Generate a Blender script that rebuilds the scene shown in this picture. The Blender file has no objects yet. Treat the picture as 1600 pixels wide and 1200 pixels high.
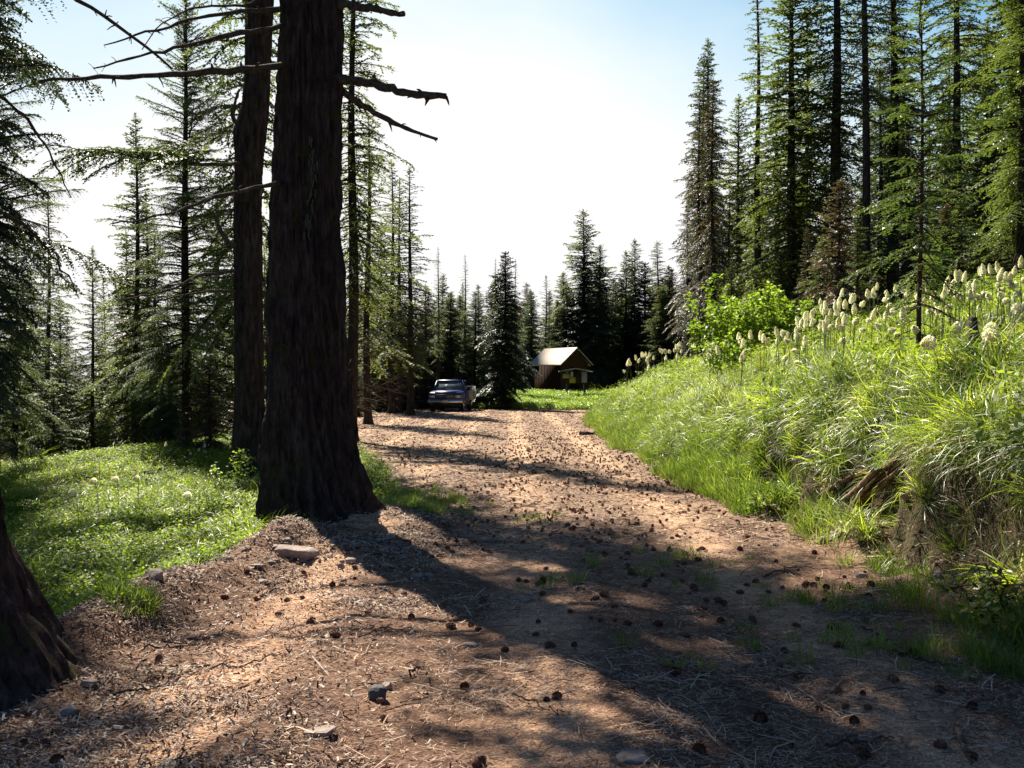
import bpy, bmesh, math, random
import numpy as np
from math import radians, sin, cos, pi

random.seed(7)
RS = np.random.RandomState(11)
S = bpy.context.scene
COL = S.collection

# ------------------------------------------------------------------ camera
EYE = 1.6
FPX = 1570.0
cam_d = bpy.data.cameras.new('camera')
cam = bpy.data.objects.new('camera', cam_d)
COL.objects.link(cam)
cam.location = (0, 0, EYE)
cam.rotation_euler = (radians(90), 0, 0)
cam_d.sensor_width = 36
cam_d.lens = 36 * FPX / 1600
cam_d.clip_start = 0.05
cam_d.clip_end = 20000
S.camera = cam

# ------------------------------------------------------------------ sky, sun, exposure
SUN_AZ = radians(27)      # to the left of the view direction (+Y)
SUN_EL = radians(46.5)
w = bpy.data.worlds.new('World')
S.world = w
w.use_nodes = True
nt = w.node_tree
nt.nodes.clear()
sky = nt.nodes.new('ShaderNodeTexSky')
sky.sky_type = 'NISHITA'
sky.sun_disc = False
sky.sun_elevation = SUN_EL
sky.sun_rotation = -SUN_AZ
sky.altitude = 1600
sky.air_density = 1.0
sky.dust_density = 2.2
sky.ozone_density = 2.0
bg = nt.nodes.new('ShaderNodeBackground')
bg.inputs['Strength'].default_value = 0.05
wo = nt.nodes.new('ShaderNodeOutputWorld')
tc = nt.nodes.new('ShaderNodeTexCoord')
sx = nt.nodes.new('ShaderNodeSeparateXYZ'); nt.links.new(tc.outputs['Generated'], sx.inputs[0])
def wmath(op, a, b=None, c=None, clamp=False):
    n = nt.nodes.new('ShaderNodeMath'); n.operation = op; n.use_clamp = clamp
    for i, v in enumerate((a, b, c)):
        if v is None: continue
        if hasattr(v, 'links'): nt.links.new(v, n.inputs[i])
        else: n.inputs[i].default_value = v
    return n.outputs[0]
nz_ = nt.nodes.new('ShaderNodeTexNoise'); nz_.inputs['Scale'].default_value = 3.2; nz_.inputs['Detail'].default_value = 5
mp_ = nt.nodes.new('ShaderNodeMapping'); mp_.inputs['Scale'].default_value = (1, 1, 2.2)
nt.links.new(tc.outputs['Generated'], mp_.inputs[0]); nt.links.new(mp_.outputs[0], nz_.inputs['Vector'])
# height of the bright hazy cloud layer, sinking away from the sun's side
lim = wmath('MULTIPLY_ADD', wmath('MAXIMUM', wmath('ADD', sx.outputs['X'], -0.02), 0.0), -0.50, 0.385)
lim = wmath('MULTIPLY_ADD', wmath('MAXIMUM', wmath('MULTIPLY_ADD', sx.outputs['X'], -1.0, -0.12), 0.0), -0.30, lim)
lim = wmath('ADD', lim, wmath('MULTIPLY_ADD', nz_.outputs['Fac'], 0.14, -0.07))
# haze glares sunward; its unseen part behind the viewer is cut to deepen shade
lim = wmath('MULTIPLY_ADD', wmath('MINIMUM', wmath('ADD', sx.outputs['Y'], -0.60), 0.0), 0.95, lim)
fac = wmath('MULTIPLY_ADD', wmath('SUBTRACT', lim, sx.outputs['Z']), 4.2, 0.55, clamp=True)
mxs = nt.nodes.new('ShaderNodeMix'); mxs.data_type = 'RGBA'
nt.links.new(wmath('SMOOTH_MIN', fac, 0.97, 0.1), mxs.inputs[0])
tint = nt.nodes.new('ShaderNodeMix'); tint.data_type = 'RGBA'; tint.blend_type = 'MULTIPLY'; tint.inputs[0].default_value = 1
tint.inputs[7].default_value = (0.44, 0.66, 0.88, 1)
nt.links.new(sky.outputs[0], tint.inputs[6])
thin = nt.nodes.new('ShaderNodeMix'); thin.data_type = 'RGBA'      # thin high haze, pale cyan
nt.links.new(wmath('MULTIPLY_ADD', wmath('SUBTRACT', wmath('ADD', lim, 0.10), sx.outputs['Z']), 3.2, 0.5, clamp=True), thin.inputs[0])
nt.links.new(tint.outputs[2], thin.inputs[6]); thin.inputs[7].default_value = (3.3, 6.8, 8.3, 1)
nt.links.new(thin.outputs[2], mxs.inputs[6])
mxs.inputs[7].default_value = (8.5, 8.2, 8.2, 1)
nt.links.new(mxs.outputs[2], bg.inputs['Color'])
nt.links.new(bg.outputs[0], wo.inputs['Surface'])

sun_d = bpy.data.lights.new('sun', 'SUN')
sun_d.energy = 5.0
sun_d.angle = radians(0.55)
sun_d.color = (1.0, 0.92, 0.79)
sun = bpy.data.objects.new('sun', sun_d)
COL.objects.link(sun)
from mathutils import Vector, Matrix
sv = Vector((-sin(SUN_AZ) * cos(SUN_EL), cos(SUN_AZ) * cos(SUN_EL), sin(SUN_EL)))
sun.rotation_euler = sv.to_track_quat('Z', 'Y').to_euler()
sun.location = sv * 60

S.view_settings.view_transform = 'Standard'
S.view_settings.look = 'None'
S.view_settings.exposure = 1.35
S.view_settings.gamma = 1.0
S.view_settings.use_curve_mapping = False
S.render.engine = 'CYCLES'
S.cycles.max_bounces = 6
S.cycles.transparent_max_bounces = 6
S.cycles.sample_clamp_indirect = 6

# ------------------------------------------------------------------ helpers
def at(px, py, d):
    """a photograph position (1600 wide) at distance d along the view -> metres"""
    return np.array([(px - 800) / FPX * d, d, EYE - (py - 600) / FPX * d])

def tag(o, label=None, cat=None, group=None, kind=None):
    if label: o['label'] = label
    if cat: o['category'] = cat
    if group: o['group'] = group
    if kind: o['kind'] = kind
    return o

def empty(name, loc=(0, 0, 0), rz=0.0, scale=None):
    o = bpy.data.objects.new(name, None)
    o.empty_display_size = 0.2
    COL.objects.link(o)
    o.location = loc
    o.rotation_euler = (0, 0, rz)
    if scale is not None: o.scale = scale
    return o

def link(name, me, parent=None):
    o = bpy.data.objects.new(name, me)
    COL.objects.link(o)
    if parent is not None: o.parent = parent
    return o

def mesh(name, V, faces, mats, smooth=False):
    """faces: list of (array (M,k), material index)"""
    V = np.asarray(V, dtype=np.float32).reshape(-1, 3)
    me = bpy.data.meshes.new(name)
    me.vertices.add(len(V))
    me.vertices.foreach_set('co', V.ravel())
    li, st, mi, n = [], [], [], 0
    for F, m in faces:
        F = np.asarray(F, dtype=np.int32)
        if F.size == 0: continue
        k = F.shape[1]
        li.append(F.ravel())
        st.append(n + np.arange(len(F), dtype=np.int32) * k)
        mi.append(np.full(len(F), m, dtype=np.int32))
        n += F.size
    li = np.concatenate(li); st = np.concatenate(st); mi = np.concatenate(mi)
    me.loops.add(len(li)); me.loops.foreach_set('vertex_index', li)
    me.polygons.add(len(st)); me.polygons.foreach_set('loop_start', st)
    me.polygons.foreach_set('material_index', mi)
    if smooth:
        me.polygons.foreach_set('use_smooth', np.ones(len(st), dtype=bool))
    for m in mats: me.materials.append(m)
    me.update(calc_edges=True)
    return me

class MB:
    """collects shapes; build() makes one mesh"""
    def __init__(s): s.V = []; s.Q = []; s.T = []; s.n = 0
    def add(s, V, Q=None, T=None, m=0):
        V = np.asarray(V, float).reshape(-1, 3)
        if Q is not None and len(Q): s.Q.append((np.asarray(Q) + s.n, m))
        if T is not None and len(T): s.T.append((np.asarray(T) + s.n, m))
        s.V.append(V); s.n += len(V)
    def tube(s, P, R, k=6, m=0, cap=True):
        P = np.asarray(P, float); R = np.broadcast_to(np.asarray(R, float), (len(P),))
        T = np.gradient(P, axis=0); T /= np.linalg.norm(T, axis=1)[:, None] + 1e-9
        ref = np.array([0, 0, 1.0]) if abs(T[0][2]) < 0.9 else np.array([1.0, 0, 0])
        A = np.cross(T, ref); A /= np.linalg.norm(A, axis=1)[:, None] + 1e-9
        B = np.cross(T, A)
        th = np.arange(k) * 2 * pi / k
        V = P[:, None, :] + R[:, None, None] * (A[:, None, :] * np.cos(th)[None, :, None] + B[:, None, :] * np.sin(th)[None, :, None])
        n = len(P)
        i = np.arange(n - 1)[:, None] * k; j = np.arange(k)[None, :]; j2 = (j + 1) % k
        Q = np.stack([i + j, i + k + j, i + k + j2, i + j2], -1).reshape(-1, 4)
        V = V.reshape(-1, 3)
        T3 = []
        if cap:
            V = np.vstack([V, P[0], P[-1]])
            a = n * k
            for q in range(k):
                T3.append((a, q, (q + 1) % k)); T3.append((a + 1, (n - 1) * k + (q + 1) % k, (n - 1) * k + q))
        s.add(V, Q, T3 or None, m)
    def box(s, x0, x1, y0, y1, z0, z1, M=None, m=0):
        V = np.array([(x, y, z) for x in (x0, x1) for y in (y0, y1) for z in (z0, z1)], float)
        if M is not None: V = V @ M[:3, :3].T + M[:3, 3]
        Q = [(0, 1, 3, 2), (4, 6, 7, 5), (0, 4, 5, 1), (2, 3, 7, 6), (0, 2, 6, 4), (1, 5, 7, 3)]
        s.add(V, Q, None, m)
    def prism(s, poly, a0, a1, axis='x', m=0):
        """polygon in the other two axes, extruded along axis"""
        poly = np.asarray(poly, float); k = len(poly)
        def pt(p, a):
            if axis == 'x': return (a, p[0], p[1])
            if axis == 'y': return (p[0], a, p[1])
            return (p[0], p[1], a)
        V = [pt(p, a0) for p in poly] + [pt(p, a1) for p in poly]
        Q = [(i, (i + 1) % k, k + (i + 1) % k, k + i) for i in range(k)]
        T = []
        for i in range(1, k - 1):
            T.append((0, i, i + 1)); T.append((k, k + i + 1, k + i))
        s.add(V, Q, T, m)
    def build(s, name, mats, parent=None, smooth=False, meshonly=False):
        me = mesh(name, np.vstack(s.V), s.Q + s.T, mats if isinstance(mats, (list, tuple)) else [mats], smooth)
        return me if meshonly else link(name, me, parent)

def hash2(ix, iy, seed):
    h = (ix.astype(np.int64) * 374761393 + iy.astype(np.int64) * 668265263 + seed * 1442695041) & 0x7fffffff
    h = ((h ^ (h >> 13)) * 1274126177) & 0x7fffffff
    h = h ^ (h >> 16)
    return (h & 0xffff) / 65535.0

def vn(x, y, seed=0):
    x = np.asarray(x, float); y = np.asarray(y, float)
    ix = np.floor(x); iy = np.floor(y); fx = x - ix; fy = y - iy
    fx = fx * fx * (3 - 2 * fx); fy = fy * fy * (3 - 2 * fy)
    a = hash2(ix, iy, seed); b = hash2(ix + 1, iy, seed); c = hash2(ix, iy + 1, seed); d = hash2(ix + 1, iy + 1, seed)
    return (a * (1 - fx) + b * fx) * (1 - fy) + (c * (1 - fx) + d * fx) * fy

def fbm(x, y, seed=0, oct=4):
    s = 0; a = 0.5; t = 0
    for o in range(oct):
        s = s + a * (vn(x * 2 ** o, y * 2 ** o, seed + o * 17) - 0.5); t += a; a *= 0.5
    return s / t * 2          # about -1..1

def sstep(a, b, x):
    t = np.clip((np.asarray(x, float) - a) / (b - a), 0, 1)
    return t * t * (3 - 2 * t)

# ------------------------------------------------------------------ materials
def newmat(name):
    m = bpy.data.materials.new(name); m.use_nodes = True
    n = m.node_tree.nodes; n.clear()
    out = n.new('ShaderNodeOutputMaterial')
    return m, m.node_tree, out

def nd(t, typ, **kw):
    n = t.nodes.new(typ)
    for k, v in kw.items():
        if k in n.inputs: n.inputs[k].default_value = v
        else: setattr(n, k, v)
    return n

def noise(t, scale, detail=4, rough=0.55, coord=None):
    n = nd(t, 'ShaderNodeTexNoise'); n.inputs['Scale'].default_value = scale
    n.inputs['Detail'].default_value = detail; n.inputs['Roughness'].default_value = rough
    if coord is not None: t.links.new(coord, n.inputs['Vector'])
    return n

def ramp(t, fac, stops):
    r = nd(t, 'ShaderNodeValToRGB')
    e = r.color_ramp.elements
    while len(e) < len(stops): e.new(0.5)
    for q, (p, c) in zip(e, stops):
        q.position = p; q.color = (*c, 1)
    t.links.new(fac, r.inputs[0])
    return r

def mixc(t, fac, a, b, blend='MIX'):
    m = nd(t, 'ShaderNodeMix'); m.data_type = 'RGBA'; m.blend_type = blend
    for v, i in ((fac, 0), (a, 6), (b, 7)):
        if hasattr(v, 'links'): t.links.new(v, m.inputs[i])
        elif i == 0: m.inputs[0].default_value = v
        else: m.inputs[i].default_value = (*v, 1)
    return m.outputs[2]

def foliage_mat(name, cols, trans=0.4, rough=0.45, spec=0.5, clump=1.3, tcol=1.6, island=0.0, brown=None, brown_at=0.62, tb=0.55):
    """leaves: diffuse + light coming through + a little gloss"""
    m, t, out = newmat(name)
    g = nd(t, 'ShaderNodeNewGeometry')
    n1 = noise(t, clump, 3, 0.6, g.outputs['Position'])
    oi = nd(t, 'ShaderNodeObjectInfo')
    ad = nd(t, 'ShaderNodeMath', operation='MULTIPLY_ADD'); ad.inputs[1].default_value = 0.35
    t.links.new(oi.outputs['Random'], ad.inputs[0]); 
    sb = nd(t, 'ShaderNodeMath', operation='SUBTRACT'); sb.inputs[1].default_value = 0.17
    t.links.new(n1.outputs['Fac'], sb.inputs[0]); t.links.new(sb.outputs[0], ad.inputs[2])
    fac = ad.outputs[0]
    if island:
        a2 = nd(t, 'ShaderNodeMath', operation='MULTIPLY_ADD'); a2.inputs[1].default_value = island
        t.links.new(g.outputs['Random Per Island'], a2.inputs[0]); t.links.new(fac, a2.inputs[2])
        s2 = nd(t, 'ShaderNodeMath', operation='SUBTRACT'); s2.inputs[1].default_value = island / 2
        t.links.new(a2.outputs[0], s2.inputs[0]); fac = s2.outputs[0]
    st = [(0.25 + 0.5 * i / (len(cols) - 1), c) for i, c in enumerate(cols)]
    r = ramp(t, fac, st)
    c = r.outputs[0]
    if brown:
        nb = noise(t, 0.8, 3, 0.7, g.outputs['Position'])
        rb = ramp(t, nb.outputs['Fac'], [(brown_at, (0, 0, 0)), (brown_at + 0.08, (1, 1, 1))])
        c = mixc(t, rb.outputs[0], c, brown)
    p = nd(t, 'ShaderNodeBsdfPrincipled'); t.links.new(c, p.inputs['Base Color'])
    p.inputs['Roughness'].default_value = rough
    p.inputs['Specular IOR Level'].default_value = spec
    tr = nd(t, 'ShaderNodeBsdfTranslucent')
    cc = mixc(t, 1.0, c, (tcol, tcol * (1.05 if tb < 0.6 else 1.0), tcol * tb), 'MULTIPLY')
    t.links.new(cc, tr.inputs['Color'])
    mx = nd(t, 'ShaderNodeMixShader'); mx.inputs[0].default_value = trans
    t.links.new(p.outputs[0], mx.inputs[1]); t.links.new(tr.outputs[0], mx.inputs[2])
    t.links.new(mx.outputs[0], out.inputs['Surface'])
    return m

def solid(name, cols, scale=6, rough=0.8, bump=0.0, bscale=30, spec=0.3, metal=0.0, island=False, stretch=None, coat=0):
    m, t, out = newmat(name)
    tc = nd(t, 'ShaderNodeTexCoord'); co = tc.outputs['Object']
    if stretch:
        mp = nd(t, 'ShaderNodeMapping'); mp.inputs['Scale'].default_value = stretch
        t.links.new(co, mp.inputs[0]); co = mp.outputs[0]
    n1 = noise(t, scale, 5, 0.62, co)
    f = n1.outputs['Fac']
    if island:
        g = nd(t, 'ShaderNodeNewGeometry')
        a = nd(t, 'ShaderNodeMath', operation='MULTIPLY_ADD'); a.inputs[1].default_value = 0.55
        s_ = nd(t, 'ShaderNodeMath', operation='SUBTRACT'); s_.inputs[1].default_value = 0.27
        t.links.new(g.outputs['Random Per Island'], a.inputs[0]); t.links.new(f, s_.inputs[0]); t.links.new(s_.outputs[0], a.inputs[2])
        f = a.outputs[0]
    r = ramp(t, f, [(0.3 + 0.4 * i / max(1, len(cols) - 1), c) for i, c in enumerate(cols)])
    p = nd(t, 'ShaderNodeBsdfPrincipled'); t.links.new(r.outputs[0], p.inputs['Base Color'])
    p.inputs['Roughness'].default_value = rough; p.inputs['Specular IOR Level'].default_value = spec
    p.inputs['Metallic'].default_value = metal
    if coat: p.inputs['Coat Weight'].default_value = coat; p.inputs['Coat Roughness'].default_value = 0.05
    if bump:
        n2 = noise(t, bscale, 5, 0.65, co)
        b = nd(t, 'ShaderNodeBump'); b.inputs['Strength'].default_value = bump; b.inputs['Distance'].default_value = 0.02
        t.links.new(n2.outputs['Fac'], b.inputs['Height']); t.links.new(b.outputs[0], p.inputs['Normal'])
    t.links.new(p.outputs[0], out.inputs['Surface'])
    return m

def ground_mat(name, dirt=True):
    m, t, out = newmat(name)
    g = nd(t, 'ShaderNodeNewGeometry'); P = g.outputs['Position']
    big = noise(t, 0.7, 5, 0.6, P); mid = noise(t, 9, 6, 0.7, P); fine = noise(t, 70, 4, 0.7, P)
    vor = nd(t, 'ShaderNodeTexVoronoi'); vor.inputs['Scale'].default_value = 38; t.links.new(P, vor.inputs['Vector'])
    if dirt:
        c1 = ramp(t, mid.outputs['Fac'], [(0.32, (0.085, 0.045, 0.036)), (0.5, (0.20, 0.122, 0.088)), (0.68, (0.40, 0.275, 0.19))])
        c2 = ramp(t, fine.outputs['Fac'], [(0.36, (0.07, 0.036, 0.029)), (0.52, (0.26, 0.16, 0.11)), (0.66, (0.56, 0.41, 0.29))])
        c = mixc(t, 0.55, c1.outputs[0], c2.outputs[0])
        rb = ramp(t, big.outputs['Fac'], [(0.36, (0.80, 0.74, 0.70)), (0.60, (1.42, 1.36, 1.24))])
        c = mixc(t, 1.0, c, rb.outputs[0], 'MULTIPLY')
        # worn wheel tracks, paler
        sx = nd(t, 'ShaderNodeSeparateXYZ'); t.links.new(P, sx.inputs[0])
        wv = nd(t, 'ShaderNodeMath', operation='SINE')
        mu = nd(t, 'ShaderNodeMath', operation='MULTIPLY_ADD'); mu.inputs[1].default_value = 3.6; mu.inputs[2].default_value = 0.9
        t.links.new(sx.outputs['X'], mu.inputs[0]); t.links.new(mu.outputs[0], wv.inputs[0])
        rw = ramp(t, wv.outputs[0], [(0.15, (0.72, 0.69, 0.67)), (0.9, (1.25, 1.24, 1.18))])
        c = mixc(t, 1.0, c, rw.outputs[0], 'MULTIPLY')
        # beyond the thick litter: sandy tone, with sunlit-to-shade contrast put into the colour
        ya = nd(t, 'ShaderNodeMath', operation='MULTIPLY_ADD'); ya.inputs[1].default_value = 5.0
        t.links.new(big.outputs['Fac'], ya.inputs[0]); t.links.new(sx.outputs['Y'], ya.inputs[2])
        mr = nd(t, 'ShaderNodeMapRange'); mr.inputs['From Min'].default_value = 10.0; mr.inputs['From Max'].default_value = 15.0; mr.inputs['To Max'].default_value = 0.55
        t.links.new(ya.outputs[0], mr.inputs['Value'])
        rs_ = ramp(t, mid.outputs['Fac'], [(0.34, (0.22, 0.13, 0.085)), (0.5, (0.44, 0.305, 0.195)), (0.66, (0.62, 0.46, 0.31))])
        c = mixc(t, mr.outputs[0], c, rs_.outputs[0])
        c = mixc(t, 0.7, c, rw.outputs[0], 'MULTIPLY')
    else:
        c1 = ramp(t, mid.outputs['Fac'], [(0.33, (0.035, 0.022, 0.015)), (0.52, (0.075, 0.055, 0.03)), (0.7, (0.13, 0.10, 0.06))])
        c2 = ramp(t, fine.outputs['Fac'], [(0.36, (0.04, 0.03, 0.02)), (0.6, (0.10, 0.085, 0.045)), (0.7, (0.2, 0.15, 0.09))])
        c = mixc(t, 0.5, c1.outputs[0], c2.outputs[0])
        rb = ramp(t, big.outputs['Fac'], [(0.4, (0.7, 0.9, 0.6)), (0.62, (1.1, 0.95, 0.85))])
        c = mixc(t, 1.0, c, rb.outputs[0], 'MULTIPLY')
    p = nd(t, 'ShaderNodeBsdfPrincipled'); t.links.new(c, p.inputs['Base Color'])
    p.inputs['Roughness'].default_value = 0.95; p.inputs['Specular IOR Level'].default_value = 0.15
    b1 = nd(t, 'ShaderNodeBump'); b1.inputs['Strength'].default_value = 0.9; b1.inputs['Distance'].default_value = 0.03
    t.links.new(mid.outputs['Fac'], b1.inputs['Height'])
    b2 = nd(t, 'ShaderNodeBump'); b2.inputs['Strength'].default_value = 0.8; b2.inputs['Distance'].default_value = 0.008
    t.links.new(fine.outputs['Fac'], b2.inputs['Height']); t.links.new(b1.outputs[0], b2.inputs['Normal'])
    b3 = nd(t, 'ShaderNodeBump'); b3.inputs['Strength'].default_value = 0.6; b3.inputs['Distance'].default_value = 0.01
    t.links.new(vor.outputs['Distance'], b3.inputs['Height']); t.links.new(b2.outputs[0], b3.inputs['Normal'])
    t.links.new(b3.outputs[0], p.inputs['Normal'])
    t.links.new(p.outputs[0], out.inputs['Surface'])
    return m

def bark_mat(name, cols, moss=0.0, mosscol=(0.09, 0.085, 0.03), stretch=(1, 1, 0.18), scale=16):
    m, t, out = newmat(name)
    tc = nd(t, 'ShaderNodeTexCoord'); mp = nd(t, 'ShaderNodeMapping'); mp.inputs['Scale'].default_value = stretch
    t.links.new(tc.outputs['Object'], mp.inputs[0])
    n1 = noise(t, scale, 6, 0.7, mp.outputs[0])
    r = ramp(t, n1.outputs['Fac'], [(0.3, cols[0]), (0.5, cols[1]), (0.7, cols[2])])
    c = r.outputs[0]
    if moss:
        n2 = noise(t, 5, 5, 0.75, tc.outputs['Object'])
        r2 = ramp(t, n2.outputs['Fac'], [(0.66 - moss, (0, 0, 0)), (0.72 - moss, (1, 1, 1))])
        c = mixc(t, r2.outputs[0], c, mosscol)
    p = nd(t, 'ShaderNodeBsdfPrincipled'); t.links.new(c, p.inputs['Base Color'])
    p.inputs['Roughness'].default_value = 0.95; p.inputs['Specular IOR Level'].default_value = 0.1
    b = nd(t, 'ShaderNodeBump'); b.inputs['Strength'].default_value = 1.0; b.inputs['Distance'].default_value = 0.06
    t.links.new(n1.outputs['Fac'], b.inputs['Height']); t.links.new(b.outputs[0], p.inputs['Normal'])
    t.links.new(p.outputs[0], out.inputs['Surface'])
    return m

M = {}
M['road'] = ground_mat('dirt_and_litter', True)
M['soil'] = ground_mat('forest_soil', False)
M['bark'] = bark_mat('bark', [(0.018, 0.012, 0.011), (0.05, 0.035, 0.03), (0.10, 0.075, 0.062)])
M['bark_big'] = bark_mat('furrowed_bark', [(0.010, 0.007, 0.006), (0.055, 0.037, 0.031), (0.13, 0.09, 0.075)], moss=0.10, mosscol=(0.06, 0.055, 0.02), scale=14, stretch=(1, 1, 0.22))
M['bark_red'] = bark_mat('reddish_bark', [(0.03, 0.016, 0.012), (0.09, 0.05, 0.035), (0.16, 0.10, 0.075)], moss=0.0)
M['dead'] = bark_mat('dead_wood', [(0.05, 0.035, 0.028), (0.11, 0.085, 0.065), (0.20, 0.17, 0.13)], moss=0.05, mosscol=(0.12, 0.11, 0.045), stretch=(1, 1, 1), scale=20)
M['lichen'] = solid('lichen', [(0.06, 0.06, 0.035), (0.12, 0.12, 0.07)], 20, 0.95)
M['moss'] = foliage_mat('moss', [(0.06, 0.055, 0.02), (0.14, 0.13, 0.05)], 0.25, 0.9, 0.1)
M['fir'] = foliage_mat('fir_needles', [(0.045, 0.065, 0.022), (0.095, 0.12, 0.038), (0.16, 0.18, 0.055)], 0.45, 0.55, 0.35, tcol=1.7, island=0.25)
M['fir_blue'] = foliage_mat('blue_fir_needles', [(0.045, 0.066, 0.034), (0.092, 0.115, 0.052), (0.15, 0.165, 0.07)], 0.43, 0.55, 0.25, tcol=1.6, island=0.25)
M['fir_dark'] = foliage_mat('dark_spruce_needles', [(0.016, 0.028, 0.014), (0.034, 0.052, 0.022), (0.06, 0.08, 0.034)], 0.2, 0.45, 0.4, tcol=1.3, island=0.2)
M['fir_young'] = foliage_mat('young_fir_needles', [(0.05, 0.08, 0.022), (0.08, 0.115, 0.03), (0.13, 0.165, 0.04)], 0.4, 0.42, 0.5, tcol=1.7, island=0.25)
M['fir_brown'] = foliage_mat('browning_needles', [(0.05, 0.055, 0.03), (0.10, 0.078, 0.05), (0.16, 0.105, 0.07)], 0.28, 0.5, 0.4, tcol=1.4, island=0.3)
M['grass'] = foliage_mat('beargrass_leaves', [(0.035, 0.07, 0.008), (0.115, 0.18, 0.02), (0.24, 0.30, 0.04), (0.38, 0.42, 0.09)], 0.5, 0.38, 0.42, clump=1.1, tcol=1.8, island=0.5, tb=0.42)
M['grass_bright'] = foliage_mat('fresh_grass', [(0.065, 0.105, 0.015), (0.13, 0.185, 0.03), (0.22, 0.265, 0.06)], 0.42, 0.4, 0.45, clump=1.6, tcol=1.7, island=0.4)
M['herb'] = foliage_mat('herb_leaves', [(0.05, 0.09, 0.008), (0.15, 0.21, 0.016), (0.28, 0.34, 0.035)], 0.48, 0.5, 0.22, clump=0.9, tcol=1.7, island=0.45)
M['shrub'] = foliage_mat('shrub_leaves', [(0.11, 0.17, 0.015), (0.20, 0.28, 0.03), (0.30, 0.38, 0.06)], 0.5, 0.4, 0.4, clump=3, tcol=1.7, island=0.4)
M['straw'] = foliage_mat('dry_grass', [(0.13, 0.085, 0.045), (0.22, 0.15, 0.08), (0.32, 0.24, 0.13)], 0.3, 0.6, 0.3, clump=3, tcol=1.2, island=0.5)
M['petal'] = foliage_mat('cream_petals', [(0.78, 0.75, 0.54), (0.90, 0.88, 0.68), (0.93, 0.92, 0.80)], 0.58, 0.6, 0.3, clump=8, tcol=1.05, island=0.4, tb=0.86)
M['stem'] = foliage_mat('flower_stem', [(0.10, 0.13, 0.04), (0.16, 0.19, 0.07)], 0.1, 0.5, 0.4)
M['litter'] = solid('needle_litter', [(0.08, 0.033, 0.022), (0.21, 0.11, 0.07), (0.38, 0.235, 0.15), (0.54, 0.40, 0.28)], 3, 0.75, island=True, spec=0.4)
M['chip'] = solid('bark_chips', [(0.05, 0.03, 0.022), (0.16, 0.10, 0.07), (0.40, 0.30, 0.22), (0.5, 0.42, 0.33)], 3, 0.8, island=True)
M['cone'] = solid('cone_scales', [(0.07, 0.028, 0.016), (0.17, 0.07, 0.038), (0.28, 0.13, 0.07)], 40, 0.8, bump=0.4, bscale=90)
M['rock'] = solid('tan_stone', [(0.17, 0.12, 0.095), (0.28, 0.21, 0.17), (0.42, 0.34, 0.28)], 9, 0.85, bump=0.5, bscale=25)
M['rock_dark'] = solid('dark_stone', [(0.05, 0.045, 0.05), (0.10, 0.09, 0.09)], 9, 0.8, bump=0.5)
M['wood_old'] = solid('weathered_wood', [(0.07, 0.035, 0.024), (0.20, 0.115, 0.075), (0.42, 0.30, 0.21)], 10, 0.85, bump=0.6, bscale=30, stretch=(1, 1, 0.2))
M['paint_blue'] = solid('dark_blue_car_paint', [(0.007, 0.013, 0.085), (0.010, 0.018, 0.11)], 2, 0.4, spec=0.3, coat=0.2)
M['paint_white'] = solid('dusty_white_paint', [(0.22, 0.22, 0.23), (0.32, 0.32, 0.32)], 3, 0.5)
M['chrome'] = solid('chrome', [(0.45, 0.45, 0.47), (0.6, 0.6, 0.62)], 5, 0.25, metal=1.0)
M['rubber'] = solid('tyre_rubber', [(0.012, 0.012, 0.012), (0.03, 0.028, 0.026)], 10, 0.9)
M['black'] = solid('black_trim', [(0.012, 0.012, 0.014), (0.02, 0.02, 0.022)], 10, 0.6)
M['lamp'] = solid('headlamp_lens', [(0.35, 0.35, 0.38), (0.5, 0.5, 0.52)], 10, 0.12, spec=0.8)
M['amber'] = solid('amber_lens', [(0.5, 0.12, 0.02), (0.6, 0.16, 0.03)], 10, 0.2)
M['seat'] = solid('seat_cloth', [(0.05, 0.05, 0.06), (0.08, 0.08, 0.09)], 30, 0.9)
M['plate'] = solid('licence_plate', [(0.4, 0.4, 0.42), (0.5, 0.5, 0.5)], 30, 0.5)
m, t, out = newmat('car_glass')
p = nd(t, 'ShaderNodeBsdfPrincipled'); p.inputs['Base Color'].default_value = (0.55, 0.65, 0.68, 1)
p.inputs['Roughness'].default_value = 0.03; p.inputs['Transmission Weight'].default_value = 0.85; p.inputs['IOR'].default_value = 1.25
t.links.new(p.outputs[0], out.inputs['Surface']); M['glass'] = m
M['wall'] = solid('dark_brown_boards', [(0.020, 0.010, 0.007), (0.042, 0.021, 0.014)], 5, 0.95, bump=0.3, spec=0.08, stretch=(6, 6, 0.4))
M['gable'] = solid('reddish_brown_boards', [(0.045, 0.018, 0.012), (0.085, 0.034, 0.022)], 5, 0.8, bump=0.3, stretch=(6, 6, 0.4))
M['shingle'] = solid('weathered_shingles', [(0.42, 0.34, 0.26), (0.55, 0.46, 0.36), (0.66, 0.58, 0.48)], 7, 0.95, bump=0.5, bscale=14, spec=0.5)
M['post'] = solid('brown_post', [(0.06, 0.035, 0.025), (0.11, 0.065, 0.045)], 8, 0.8, bump=0.3)
M['kroof'] = solid('kiosk_roof_boards', [(0.34, 0.22, 0.18), (0.48, 0.34, 0.30)], 8, 0.7, bump=0.3)
M['yellow'] = solid('yellow_notice', [(0.55, 0.42, 0.06), (0.65, 0.5, 0.10)], 10, 0.6)
M['orange'] = solid('tan_notice', [(0.50, 0.30, 0.13), (0.6, 0.38, 0.2)], 10, 0.6)
M['paper'] = solid('white_notice', [(0.6, 0.6, 0.62), (0.7, 0.7, 0.7)], 10, 0.6)
M['lilac'] = solid('pale_lilac_notice', [(0.36, 0.32, 0.48), (0.45, 0.4, 0.55)], 10, 0.6)
M['teal'] = solid('teal_emblem', [(0.05, 0.3, 0.28), (0.08, 0.4, 0.36)], 10, 0.6)
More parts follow.
